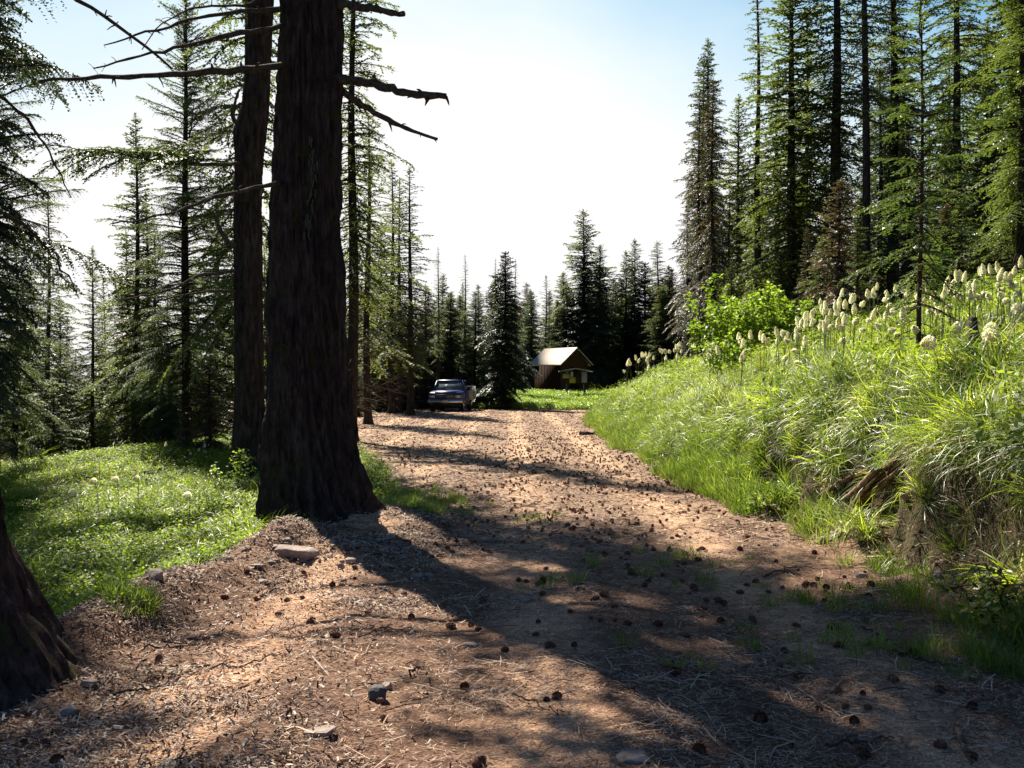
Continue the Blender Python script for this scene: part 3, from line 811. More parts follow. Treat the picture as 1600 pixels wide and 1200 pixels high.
def crown_part(seed, parent, z0, z1, R, nb, seg, mat, shape=0.5, base_r=0.0):
    v = conifer(seed, z1, R, z0, 0.05, nb, seg=seg, nl=seg * 0.75, sp=seg * 1.6, mat=mat, deadn=0, gaps=0.3, shape=shape, droop=0.5, dens=0.9)
    bpy.data.meshes.remove(v['trunk'])
    return link('crown', v['crown'], parent)

rsA = np.random.RandomState(5)
# tree A
AX, AY = -2.33, 11.6
zA = Hs(AX, AY)
oA = empty('fir_tree', (AX, AY, zA - 0.1))
def axA(Z): 
    k = np.maximum(Z, 0)
    return (np.interp(k, [0, 3.8, 6.2, 9.5], [-0.04, -0.045, 0.03, 0.06]) + 0.10 * np.exp(-k / 0.7), 0 * Z)
def radA(Z, T):
    k = np.maximum(Z, 0)
    r = 0.50 * (1 - k / 46) * (1 - 0.0 * k) - 0.10 * (1 - np.exp(-k / 3.0))
    fl = 0.38 * np.exp(-k / 0.42) * (0.55 + 0.45 * np.cos(T - 0.1)) + 0.10 * np.exp(-k / 0.8) * (1 + 0.6 * np.cos(5 * T + 0.6))
    return r + fl
big_trunk(2, axA, radA, -0.5, 9.5, 420, 230, M['bark_big'], oA, 0.075)
mbT = MB(); zz = np.linspace(9.5, 30, 10)
mbT.tube(np.stack([0.06 + 0.003 * (zz - 9.5), 0 * zz, zz], 1), np.interp(zz, [9.5, 30], [0.32, 0.03]), 16)
mbT.build('upper_trunk', M['bark_big'], oA, smooth=True)
def loc(o, p): return np.array(p) - np.array(o.location)
def limbA(o, pxs, r0, r1, seed, stubs=10, sl=0.12, name='dead_branch', mat='dead', k=7):
    if abs(o.location[1] - 19) < 0.5: pxs = [(a, b, c * 19 / 15) for a, b, c in pxs]; r0 *= 1.2; r1 *= 1.2; sl *= 1.2
    mb = MB(); limb(mb, np.random.RandomState(seed), [loc(o, at(*q)) for q in pxs], r0, r1, stubs, k, sl)
    return mb.build(name, M[mat], o, smooth=True)
limbA(oA, [(440, 103, 11.3), (330, 112, 11.0), (215, 120, 10.6), (125, 122, 10.2), (60, 128, 10.0)], 0.045, 0.014, 1, 16)
limbA(oA, [(440, 40, 11.4), (330, 62, 11.0), (240, 82, 10.8), (147, 108, 10.6)], 0.035, 0.008, 2, 14, 0.10)
limbA(oA, [(440, 14, 11.5), (330, 22, 11.2), (230, 50, 11.0), (165, 72, 10.8)], 0.03, 0.007, 3, 12, 0.10)
limbA(oA, [(520, 120, 11.5), (575, 128, 11.4), (640, 147, 11.1), (697, 151, 11.0)], 0.055, 0.038, 4, 16, 0.09)
limbA(oA, [(520, 135, 11.6), (560, 160, 11.8), (620, 195, 12.0), (684, 219, 12.2)], 0.045, 0.016, 5, 14, 0.10)
limbA(oA, [(525, 6, 11.5), (580, 14, 11.3), (632, 22, 11.2)], 0.05, 0.03, 6, 8)
limbA(oA, [(440, 285, 11.3), (350, 305, 10.9), (260, 335, 10.7), (175, 352, 10.6)], 0.028, 0.008, 7, 12, 0.2)
limbA(oA, [(440, -30, 11.4), (390, 10, 11.0), (300, 10, 10.8), (240, 45, 10.7), (225, 75, 10.7)], 0.02, 0.005, 8, 8)
crown_part(21, oA, 8.5, 30, 3.2, 190, 0.085, 'fir', 0.5)
lm = MB(); rl = np.random.RandomState(3)
for k in range(30):
    t_ = rl.rand(); px = np.interp(t_, [0, 0.3, 0.5, 1], [484, 490, 490, 478]) + rl.normal(0, 3); py = 205 + t_ * 165
    p = loc(oA, at(px, py, 11.6 - 0.42)); L = rl.uniform(0.05, 0.16)
    lm.tube([p, p + [rl.normal(0, 0.01), -0.01, -L * 0.6], p + [rl.normal(0, 0.02), -0.01, -L]], [0.011, 0.007, 0.002], 4)
lm.build('hanging_lichen', M['lichen'], oA)
tag(oA, 'largest dark fir trunk, flared at the foot, beside the road', 'tree')
# tree B
BF = 19.0 / 15.0
BX, BY = -3.93 * BF, 19.0
oB = empty('fir_tree', (BX, BY, Hs(BX, BY) - 0.1))
def axB(Z):
    k = np.maximum(Z, 0)
    return (BF * np.interp(k, [0, 1.8, 5.5, 6.1, 7.2, 9.0, 11.0], [0.0, 0.01, -0.02, 0.0, 0.11, 0.175, 0.26]), 0 * Z)
def radB(Z, T):
    k = np.maximum(Z, 0)
    r = 0.288 - 0.006 * k + 0.15 * np.exp(-k / 0.4)
    burl = 0.11 * np.exp(-((k - 6.75) / 0.4) ** 2) * np.clip(np.cos(T - pi + 0.2), 0, 1)
    return np.maximum(r, 0.06) + burl
big_trunk(7, axB, radB, -0.5, 11.0, 280, 130, M['bark_big'], oB, 0.05)
zz = np.linspace(11, 27, 8)
mbT = MB(); mbT.tube(np.stack([0.33 + 0.05 * (zz - 11), 0 * zz, zz], 1), np.interp(zz, [11, 27], [0.25, 0.03]), 12); mbT.build('upper_trunk', M['bark_big'], oB, smooth=True)
cb = crown_part(22, oB, 12.0, 27, 2.4, 140, 0.085, 'fir', 0.5); cb.location.x = 0.5
limbA(oB, [(398, 210, 15), (362, 185, 14.9), (366, 165, 14.8), (374, 140, 14.8)], 0.05, 0.02, 31, 4)
limbA(oB, [(398, 400, 15), (352, 375, 14.8), (335, 335, 14.7)], 0.06, 0.02, 32, 5)
limbA(oB, [(398, 420, 15), (310, 430, 14.6), (265, 455, 14.4), (180, 470, 14.2)], 0.03, 0.008, 33, 12, 0.2)
limbA(oB, [(398, 455, 15), (320, 455, 14.6), (240, 470, 14.3)], 0.025, 0.008, 34, 8, 0.15)
limbA(oB, [(398, 255, 15), (300, 258, 14.4), (230, 250, 14.0), (150, 232, 13.7)], 0.035, 0.01, 35, 6)
# live mossy boughs reaching left from tree B
def bough(o, p0, p1, L_tw, n, seed, mat):
    rs = np.random.RandomState(seed); tr = []
    P0, P1 = loc(o, at(p0[0], p0[1], p0[2] * BF)), loc(o, at(p1[0], p1[1], p1[2] * BF)); D = P1 - P0; L = np.linalg.norm(D)
    wd = MB()
    for i in range(n):
        t_ = 0.12 + 0.88 * (i + rs.rand()) / n
        a = P0 + D * t_
        d = norm(D / L * rs.uniform(0.5, 1.2) + np.array([rs.uniform(-.3, .3), rs.uniform(-1, 1), rs.uniform(-0.25, 0.35)]))
        q, pts = spray(rs, a, d, L_tw * rs.uniform(0.5, 1.2) * (1.15 - 0.5 * t_), 0.1, 0.35, 0.042, 0.036, 0.055, 0.42)
        tr.append(q); wd.tube(pts, np.linspace(0.010, 0.003, 7), 3, cap=False)
    T = np.concatenate(tr); nv = len(T) * 3
    return link('bough', mesh('bough', np.vstack([T.reshape(-1, 3)] + wd.V), [(np.arange(nv).reshape(-1, 3), 0)] + [(q + nv, 1) for q, _ in wd.Q], [M[mat], M['bark']]), o)
bough(oB, (398, 258, 15), (120, 235, 13.6), 1.3, 30, 1, 'fir_young')
bough(oB, (398, 200, 15), (215, 235, 14.2), 0.8, 14, 2, 'fir')
tag(oB, 'second big trunk, thinner and slightly crooked, close behind the largest one', 'tree')
# tree E: leaning flared trunk at the left edge
EX, EY = -3.28, 5.35
oE = empty('fir_tree', (EX, EY, Hs(EX, EY) - 0.15))
def axE(Z): k = np.maximum(Z, 0); return (-0.04 - 0.03 * k, 0 * Z)
def radE(Z, T):
    k = np.maximum(Z, 0)
    q = 0.70 * np.exp(-(k - 0.5) / 0.52)
    return 0.44 * (1 - k / 40) + 0.95 * (1 - np.exp(-q / 0.95)) * (0.92 + 0.08 * np.cos(T)) + 0.07 * np.exp(-k / 0.5) * np.cos(4 * T + 1)
big_trunk(17, axE, radE, -0.6, 6, 240, 190, M['bark_big'], oE, 0.06)
zz = np.linspace(6, 26, 8); mbT = MB(); mbT.tube(np.stack([-0.04 - 0.03 * zz, 0 * zz, zz], 1), np.interp(zz, [6, 26], [0.34, 0.03]), 12); mbT.build('upper_trunk', M['bark_big'], oE, smooth=True)
ce = crown_part(23, oE, 8.5, 26, 2.6, 130, 0.09, 'fir', 0.5); ce.location.x = -0.5
limbA(oE, [(-60, -60, 6.5), (60, -40, 7.5), (180, 35, 8.2), (270, 108, 8.6)], 0.026, 0.010, 41, 22, 0.07)
limbA(oE, [(-30, 130, 6.5), (40, 180, 6.8), (80, 240, 7.0), (112, 310, 7.1)], 0.014, 0.004, 42, 10, 0.06)
limbA(oE, [(-30, 320, 6.3), (40, 350, 6.6), (90, 410, 6.8), (125, 465, 6.9)], 0.014, 0.003, 43, 10, 0.06)
tag(oE, 'huge flared trunk foot at the left edge, nearest to the viewer', 'tree')

# ------------------------------------------------------------------ plants scattered with geometry nodes
def scatter_group(name, objs):
    col = bpy.data.collections.new(name + '_kinds')
    for i, me in enumerate(objs):
        o = bpy.data.objects.new('%s_kind' % name + '_%d' % i, me); col.objects.link(o)
    g = bpy.data.node_groups.new(name + '_scatter', 'GeometryNodeTree')
    g.interface.new_socket('Geometry', in_out='INPUT', socket_type='NodeSocketGeometry')
    g.interface.new_socket('Geometry', in_out='OUTPUT', socket_type='NodeSocketGeometry')
    N = g.nodes; Lk = g.links
    gi = N.new('NodeGroupInput'); go = N.new('NodeGroupOutput')
    ci = N.new('GeometryNodeCollectionInfo'); ci.inputs['Collection'].default_value = col
    ci.inputs['Separate Children'].default_value = True; ci.inputs['Reset Children'].default_value = True
    ip = N.new('GeometryNodeInstanceOnPoints'); ip.inputs['Pick Instance'].default_value = True
    def attr(nm, typ):
        a = N.new('GeometryNodeInputNamedAttribute'); a.data_type = typ; a.inputs['Name'].default_value = nm
        return a.outputs['Attribute']
    er = N.new('FunctionNodeEulerToRotation')
    Lk.new(gi.outputs[0], ip.inputs['Points']); Lk.new(ci.outputs[0], ip.inputs['Instance'])
    Lk.new(attr('pick', 'INT'), ip.inputs['Instance Index'])
    Lk.new(attr('rot', 'FLOAT_VECTOR'), er.inputs[0]); Lk.new(er.outputs[0], ip.inputs['Rotation'])
    Lk.new(attr('scl', 'FLOAT'), ip.inputs['Scale'])
    Lk.new(ip.outputs[0], go.inputs[0])
    return g

def scatter(name, kinds, P, rot, scl, pick, label=None):
    me = bpy.data.meshes.new(name)
    me.vertices.add(len(P)); me.vertices.foreach_set('co', np.asarray(P, np.float32).ravel())
    a = me.attributes.new('rot', 'FLOAT_VECTOR', 'POINT'); a.data.foreach_set('vector', np.asarray(rot, np.float32).ravel())
    a = me.attributes.new('scl', 'FLOAT', 'POINT'); a.data.foreach_set('value', np.asarray(scl, np.float32))
    a = me.attributes.new('pick', 'INT', 'POINT'); a.data.foreach_set('value', np.asarray(pick, np.int32))
    for q in kinds[0].materials: me.materials.append(q)
    o = link(name, me)
    md = o.modifiers.new('scatter', 'NODES'); md.node_group = scatter_group(name, kinds)
    tag(o, kind='stuff')
    if label: o['label'] = label
    return o

def tilt_euler(nx_, ny_, spin, amount=1.0):
    """rotation that leans the plant's up axis toward (nx,ny) in the world after spinning it"""
    a = np.hypot(nx_, ny_) * amount; d = np.arctan2(ny_, nx_)
    # R = Rz(d) Ry(a) Rz(-d) Rz(spin)
    c, s = np.cos, np.sin
    def Rz(t): 
        z = np.zeros_like(t); o = np.ones_like(t)
        return np.stack([c(t), -s(t), z, s(t), c(t), z, z, z, o], -1).reshape(-1, 3, 3)
    def Ry(t):
        z = np.zeros_like(t); o = np.ones_like(t)
        return np.stack([c(t), z, s(t), z, o, z, -s(t), z, c(t)], -1).reshape(-1, 3, 3)
    Rm = Rz(d) @ Ry(a) @ Rz(spin - d)
    b = -np.arcsin(np.clip(Rm[:, 2, 0], -1, 1))
    return np.stack([np.arctan2(Rm[:, 2, 1], Rm[:, 2, 2]), b, np.arctan2(Rm[:, 1, 0], Rm[:, 0, 0])], -1)

def blades(seed, n, L0, L1, w, out0, out1, arch, spread=0.05, mats=('grass',), nseg=4, fold=True, straw=0.0):
    rs = np.random.RandomState(seed); Vv = []; Qq = []; mi = []
    for i in range(n):
        az = rs.uniform(0, 2 * pi); L = rs.uniform(L0, L1); o_ = rs.uniform(out0, out1); ar = rs.uniform(0.6, 1.3) * arch
        d = np.array([cos(az), sin(az), 0]); sd = np.array([-sin(az), cos(az), 0])
        b = d * rs.uniform(0, spread) + sd * rs.uniform(-spread, spread)
        k = len(Vv)
        ang = o_; p = b.copy(); st = L / nseg
        pts = [p.copy()]
        for s_ in range(nseg):
            ang2 = ang + ar * ((s_ + 0.5) / nseg) 
            p = p + st * (d * sin(ang2) + UP * cos(ang2)); pts.append(p.copy())
        wv = [w * q for q in (0.8, 1.0, 0.9, 0.6, 0.08)][:nseg] + [w * 0.08]
        tw = rs.uniform(-0.6, 0.6)
        for q, wq in zip(pts, wv):
            s2 = sd * cos(tw) + UP * sin(tw) * 0.6
            Vv.append(q + s2 * wq / 2); Vv.append(q - s2 * wq / 2)
        for s_ in range(nseg):
            Qq.append((k + 2 * s_, k + 2 * s_ + 1, k + 2 * s_ + 3, k + 2 * s_ + 2)); mi.append(1 if (i < n * straw) else 0)
    Qq = np.array(Qq); mi = np.array(mi)
    return mesh('grass', Vv, [(Qq[mi == 0], 0)] + ([(Qq[mi == 1], 1)] if straw else []), [M[q] for q in mats])

def herb(seed, n, h, leaf, mats=('herb',), spread=0.12):
    rs = np.random.RandomState(seed); Vv = []; Ff = []; 
    for i in range(n):
        az = rs.uniform(0, 2 * pi); r = spread * math.sqrt(rs.rand()); z = h * rs.uniform(0.25, 1.0)
        c = np.array([r * cos(az) * (1 + z), r * sin(az) * (1 + z), z])
        f = norm(rs.normal(0, 1, 3) * [1, 1, 0.35]); s_ = norm(np.cross(f, UP + rs.normal(0, 0.4, 3)))
        l = leaf * rs.uniform(0.6, 1.3); k = len(Vv)
        nrm = np.cross(f, s_)
        Vv += [c, c + f * l * 0.45 + s_ * l * 0.28 + nrm * l * 0.06, c + f * l - UP * l * 0.2, c + f * l * 0.45 - s_ * l * 0.28 + nrm * l * 0.06]
        Ff += [(k, k + 1, k + 2), (k, k + 2, k + 3)]
    return mesh('herb', Vv, [(np.array(Ff), 0)], [M[q] for q in mats])

BG = [blades(100 + i, 46, 0.28, 0.55, 0.0085, 0.05, 0.75, 1.7, 0.05, ('grass', 'straw'), straw=0.07) for i in range(5)]
SG = [blades(120 + i, 34, 0.12, 0.28, 0.007, 0.0, 0.5, 0.8, 0.08, ('grass_bright',), nseg=3) for i in range(4)]
HB = [herb(140 + i, 80, 0.16, 0.030) for i in range(4)]
HBb = [herb(150 + i, 46, 0.28, 0.06, ('shrub',), 0.14) for i in range(3)]
HBh = [herb(170 + i, 60, 0.34, 0.05, ('herb',), 0.12) for i in range(2)]
SW = [blades(160 + i, 34, 0.2, 0.42, 0.006, 0.3, 1.2, 1.6, 0.05, ('straw', 'grass'), straw=0.25) for i in range(3)]

def in_view(x, y, m=0.07):
    return (y > 3.0) & (np.abs(x) / np.maximum(y, 0.1) < 0.51 + m + 0.6 / np.maximum(y, 1))

def points(n, x0, x1, y0, y1, dens, seed, power=0.0):
    rs = np.random.RandomState(seed)
    x = rs.uniform(x0, x1, n)
    # more points close by
    q = rs.rand(n)
    y = y0 * (y1 / y0) ** q if power else y0 + (y1 - y0) * q
    k = in_view(x, y) & (rs.rand(n) < dens(x, y)) & off_root(x, y)
    x, y = x[k], y[k]
    return x, y, rs

def grad(x, y):
    e = 0.15
    return (H(x + e, y, False) - H(x - e, y, False)) / (2 * e), (H(x, y + e, False) - H(x, y - e, False)) / (2 * e)

def place(name, kinds, x, y, rs, s0, s1, lean, label, sink=0.02, szd=0.0, pickf=None):
    hx, hy = grad(x, y)
    jx, jy = rs.normal(0, 0.12, len(x)), rs.normal(0, 0.12, len(x))
    lx = np.clip(-hx * lean, -0.9, 0.9) + jx; ly = np.clip(-hy * lean, -0.9, 0.9) + jy
    rot = tilt_euler(lx, ly, rs.uniform(0, 6.28, len(x)))
    sc = rs.uniform(s0, s1, len(x)) * (1 + szd * np.clip(y / 40, 0, 1))
    z = H(x, y) - sink
    return scatter(name, kinds, np.stack([x, y, z], 1), rot, sc, rs.randint(0, len(kinds), len(x)), label)

def U_(x, y): return x - foot(y)
# beargrass leaves over the bank
def d_bank(x, y):
    u = U_(x, y) + 0.35 * fbm(x * 1.1, y * 1.1, 61, 3)
    c = sstep(-0.35, 0.25, fbm(x * 1.5, y * 1.5, 62, 3) + 0.12 + 0.25 * sstep(12, 20, y) + 0.3 * sstep(1.6, 2.6, u))
    lim = sstep(0.35, 0.85, u + 0.25 * sstep(13, 20, y))
    c = c * (0.12 + 0.88 * sstep(-0.30, 0.05, fbm(x * 2.6, y * 2.6, 68, 2)))
    bare = 1 - 0.5 * np.exp(-(((x - 3.65) / 0.4) ** 2 + ((y - 9.6) / 0.9) ** 2))
    return lim * (0.25 + 0.75 * c) * bare * sstep(75, 50, y) * np.clip(1.25 - y / 80, 0.3, 1)
x, y, rs = points(60000, 2.6, 26, 4.2, 64, d_bank, 201, 1.0)
print('bank grass', len(x))
place('grass', BG, x, y, rs, 0.6, 1.15, 0.55, 'long arching beargrass leaves covering the bank', szd=0.12)
def d_foot(x, y):
    u = U_(x, y) + 0.3 * fbm(x * 1.3, y * 1.3, 63, 3)
    return sstep(-0.25, 0.15, u) * sstep(1.3, 0.7, u) * sstep(0.0, 0.35, fbm(x * 0.9, y * 0.7, 64, 2) + 0.02 + 0.25 * sstep(9.5, 12, y)) * (0.2 + 0.8 * sstep(9.8, 12.5, y)) * sstep(60, 40, y)
x, y, rs = points(26000, 2.2, 7, 4.5, 60, d_foot, 202, 1.0)
print('foot grass', len(x))
place('grass', SG, x, y, rs, 0.7, 1.3, 0.3, 'short bright grass along the foot of the bank', szd=0.5)
# herbs mixed into the bank
def d_bh(x, y):
    return sstep(0.5, 1.2, U_(x, y)) * sstep(0.0, 0.3, fbm(x * 0.8, y * 0.8, 65, 3)) * sstep(70, 40, y)
x, y, rs = points(24000, 2.8, 22, 4.3, 50, d_bh, 203, 1.0)
place('ground_cover', HB[:2] + HBh, x, y, rs, 0.8, 1.5, 0.4, 'small leafy herbs growing among the beargrass', szd=0.3)
# meadow on the left
def d_mead(x, y):
    v = road_left(y) - x + 0.3 * fbm(x * 1.2, y * 1.2, 66, 3)
    return sstep(0.25, 0.6, v) * (0.12 + 0.88 * sstep(-0.32, 0.0, fbm(x * 1.4, y * 1.4, 70, 3))) * sstep(2.5, 0.5, leftc(y) - x) * (1 - sstep(24, 30, y) * 0.8) * sstep(5.0, 6.4, y)
x, y, rs = points(42000, -18, -1.2, 4.6, 34, d_mead, 204, 1.0)
print('meadow', len(x))
place('ground_cover', HB, x, y, rs, 0.6, 1.3, 0.3, 'low bright leafy ground cover of the meadow', szd=0.5)
def d_mg(x, y): return d_mead(x, y) * sstep(-0.1, 0.3, fbm(x * 1.0, y * 1.0, 67, 3) + 0.1 + 0.4 * sstep(-3.4, -2.7, x) * sstep(12, 10, y))
x, y, rs = points(34000, -18, -1.2, 4.6, 34, d_mg, 205, 1.0)
place('grass', SG + BG[:3] + SW[:1], x, y, rs, 0.45, 0.95, 0.3, 'grass tufts scattered through the meadow', szd=0.4)
x, y, rs = points(5000, -12, -1.5, 5.5, 26, d_mg, 215, 1.0)
place('ground_cover', HBh + HBb[:1], x, y, rs, 0.5, 1.0, 0.2, 'taller leafy herbs standing out of the meadow')
# strip in front of the kiosk
def d_kio(x, y): return sstep(60.5, 62.5, y + 0.25 * x - 0.5) * sstep(-2.5, -0.5, x + (y - 62) * 0.2) * sstep(80, 72, y)
x, y, rs = points(9000, -3, 10, 58, 80, d_kio, 206)
place('ground_cover', HBb, x, y, rs, 1.0, 1.9, 0.1, 'bright leafy plants in front of the cabin')
# patches round the trunk foot and across the track
spots = [(-1.25, 13.4, 0.55, 120), (-0.95, 12.3, 0.35, 60), (-1.75, 14.6, 0.6, 80), (-2.75, 10.7, 0.35, 90), (-2.6, 10.0, 0.3, 50), (1.2, 8.3, 0.5, 8), (1.6, 9.4, 0.6, 10), (1.7, 6.3, 0.45, 7), (0.9, 5.9, 0.4, 4),
         (2.3, 6.0, 0.3, 12), (3.1, 6.6, 0.4, 40), (3.0, 7.6, 0.4, 25), (3.3, 8.4, 0.35, 20), (2.2, 7.2, 0.4, 18), (-2.55, 6.6, 0.2, 20), (0.2, 11.8, 0.3, 6), (2.75, 5.6, 0.3, 50), (3.15, 5.9, 0.3, 70), (0.35, 7.9, .2, 5)]
px_, py_ = [], []
rsq = np.random.RandomState(77)
for a_, b_, r_, n_ in spots:
    px_.append(a_ + rsq.normal(0, r_ * 0.6, n_)); py_.append(b_ + rsq.normal(0, r_ * 0.6, n_))
px_ = np.concatenate(px_); py_ = np.concatenate(py_)
place('grass', SG, px_, py_, rsq, 0.35, 0.8, 0.3, 'loose grass sprigs beside the track and the trunk foot')
# dry tufts hanging on the scarp
def d_dry(x, y): return 0.5 * sstep(0.2, 0.5, U_(x, y)) * sstep(1.5, 0.9, U_(x, y)) * sstep(0.05, 0.35, fbm(x * 1.3, y * 1.3, 69, 3)) * sstep(24, 14, y)
x, y, rs = points(9000, 2.8, 5.5, 4.4, 24, d_dry, 207, 1.0)
place('grass', SW, x, y, rs, 0.6, 1.1, 0.9, 'dry brown grass hanging from the cut edge of the bank')
# fuller tussocks along the lip of the bank
def d_lip(x, y): return sstep(0.7, 1.0, U_(x, y)) * sstep(1.9, 1.2, U_(x, y)) * sstep(22, 13, y) * 0.8
x, y, rs = points(5000, 3.2, 6, 4.6, 22, d_lip, 208, 1.0)
place('grass', BG, x, y, rs, 0.9, 1.35, 1.1, 'heavy beargrass tussocks spilling over the cut edge')
# undergrowth in the woods
def d_und(x, y): return 0.5 * ((U_(x, y) > 8) | (leftc(y) - x > 1.5) | (y > 78))
x, y, rs = points(14000, -40, 50, 16, 95, d_und, 209)
place('undergrowth', HB + BG[:2], x, y, rs, 1.2, 2.6, 0.1, 'sparse undergrowth beneath the trees')

# ------------------------------------------------------------------ forest litter
def slivers(n, seed, y0, y1, x0, x1, l0, l1, w0, w1, name, mat, lift=0.012, dens=None, label=None, tiltmax=0.35):
    rs = np.random.RandomState(seed)
    q = rs.rand(n * 3); y = y0 * (y1 / y0) ** q; x = rs.uniform(x0, x1, n * 3)
    k = in_view(x, y, 0.05)
    if dens is not None: k &= rs.rand(len(x)) < dens(x, y)
    x, y = x[k][:n], y[k][:n]; n = len(x)
    z = H(x, y) + rs.uniform(0.002, lift, n)
    az = rs.uniform(0, 2 * pi, n); el = rs.normal(0, tiltmax * 0.5, n)
    L = rs.uniform(l0, l1, n)[:, None] / 2; W = (rs.uniform(w0, w1, n) * (0.7 + y / 14))[:, None] / 2
    d = np.stack([np.cos(az) * np.cos(el), np.sin(az) * np.cos(el), np.sin(el)], 1)
    s_ = norm(np.cross(d, UP + rs.normal(0, 0.5, (n, 3))))
    c = np.stack([x, y, z], 1)
    b = rs.normal(0, 0.12, n)[:, None] * L
    Vv = np.stack([c - d * L - s_ * W, c - d * L + s_ * W, c + s_ * (W + b), c + d * L + s_ * W * 0.6, c + d * L - s_ * W * 0.6, c - s_ * (W - b)], 1).reshape(-1, 3)
    i = np.arange(n)[:, None] * 6
    Qq = np.vstack([i + [0, 5, 2, 1], i + [5, 4, 3, 2]])
    o = link(name, mesh(name, Vv, [(Qq, 0)], [mat]))
    tag(o, kind='stuff'); 
    if label: o['label'] = label
    return o
def d_lit(x, y):
    return (0.25 + 0.75 * sstep(-0.25, 0.3, fbm(x * 1.1, y * 1.1, 81, 3))) * sstep(foot(y) + 0.7, foot(y) - 0.2, x) * sstep(road_left(y) - 0.7, road_left(y) - 0.1, x)
slivers(150000, 301, 3.8, 20, -6, 6, 0.022, 0.06, 0.0018, 0.0038, 'fallen_needles', M['litter'], dens=d_lit, label='tan fallen needles strewn over the track')
slivers(32000, 302, 3.8, 13, -4.2, 0.2, 0.010, 0.045, 0.003, 0.011, 'bark_chips', M['chip'], 0.03, dens=lambda x, y: d_lit(x, y) * sstep(-0.2, -1.3, x), label='flat bark and wood chips on the litter mound', tiltmax=0.8)
slivers(3000, 303, 3.8, 14, -4.2, 5, 0.08, 0.26, 0.003, 0.006, 'fine_twigs', M['litter'], 0.03, dens=d_lit, label='thin fallen twigs over the track', tiltmax=0.3)
slivers(26000, 304, 10, 62, -10, 6, 0.03, 0.14, 0.004, 0.009, 'forest_debris', M['litter'], 0.03, dens=lambda x, y: sstep(foot(y) + .5, foot(y), x) * sstep(road_left(y) - .5, road_left(y), x), label='scattered debris over the far part of the track')

# ------------------------------------------------------------------ cones
def cone_mesh(seed):
    rs = np.random.RandomState(seed); mb = MB()
    n = 9; t = np.linspace(0, 1, n)
    prof = 0.026 * np.sqrt(np.clip(np.sin(pi * (0.06 + 0.9 * t ** 0.85)), 0, 1))
    core = np.stack([(t - 0.5) * 0.07, 0 * t, 0 * t], 1)
    mb.tube(core, prof * 0.78, 7)
    k = 0
    Vv = []; Ff = []
    for i in range(7):
        for j in range(6):
            a = (j + 0.5 * (i % 2)) * pi / 3; tt = (i + 0.5) / 7
            r = 0.026 * math.sqrt(max(0, sin(pi * (0.06 + 0.9 * tt ** 0.85))))
            x = (tt - 0.5) * 0.07
            c, s = cos(a), sin(a); c2, s2 = cos(a + 0.45), sin(a + 0.45); c3, s3 = cos(a - 0.45), sin(a - 0.45)
            b = len(Vv)
            Vv += [(x - 0.005, r * 0.6 * c, r * 0.6 * s), (x + 0.008, r * c2, r * s2), (x + 0.014, r * 1.25 * c, r * 1.25 * s), (x + 0.008, r * c3, r * s3)]
            Ff.append((b, b + 1, b + 2, b + 3))
    mb.add(Vv, Ff)
    return mb.build('pine_cone', M['cone'], meshonly=True)
CM = [cone_mesh(i) for i in range(3)]
rs = np.random.RandomState(401)
n = 16000
q = rs.rand(n); y = 3.9 * (46 / 3.9) ** q; x = rs.uniform(-4.5, 4.2, n)
def d_cone(x, y):
    d = 0.22 + 0.78 * sstep(-0.2, 0.5, fbm(x * 1.3, y * 0.9, 83, 3) + 0.05) 
    ok = sstep(foot(y) + 0.25, foot(y) - 0.3, x) * sstep(road_left(y) - 0.3, road_left(y) + 0.3, x)
    return d * ok * (0.35 + 0.65 * sstep(7, 12, y)) * (0.4 + 0.6 * sstep(-0.8, 0.6, x))
k = in_view(x, y, 0.0) & (rs.rand(n) < d_cone(x, y) * 0.6 * np.clip(y / 9, 0.3, 2.4) * sstep(48, 16, y))
x, y = x[k], y[k]
o_ = np.argsort(y); x, y = x[o_], y[o_]
print('cones', len(x))
for i in range(300):
    o = link('pine_cone', CM[i % 3])
    s_ = rs.choice([0.45, 0.6, 0.75, 0.9, 1.0]) * rs.uniform(0.85, 1.1) * (1 if y[i] < 8 else 0.85)
    o.location = (x[i], y[i], Hs(x[i], y[i]) + 0.016 * s_)
    o.rotation_euler = (rs.uniform(0, 6), rs.uniform(-0.4, 0.4), rs.uniform(0, 6)); o.scale = (s_,) * 3
    near_ = y[i] < 7
    tag(o, 'small reddish brown cone lying on the litter of the near track' if near_ else 'small reddish brown cone lying further along the track', 'cone',
        'cones on the near track' if near_ else 'cones further along the track')
xr, yr = x[300:], y[300:]
scatter('fallen_cones', CM, np.stack([xr, yr, H(xr, yr) + 0.018], 1), rs.uniform(0, 6.28, (len(xr), 3)), rs.uniform(0.35, 0.8, len(xr)), rs.randint(0, 3, len(xr)), 'many small dark cones strewn along the distant track')

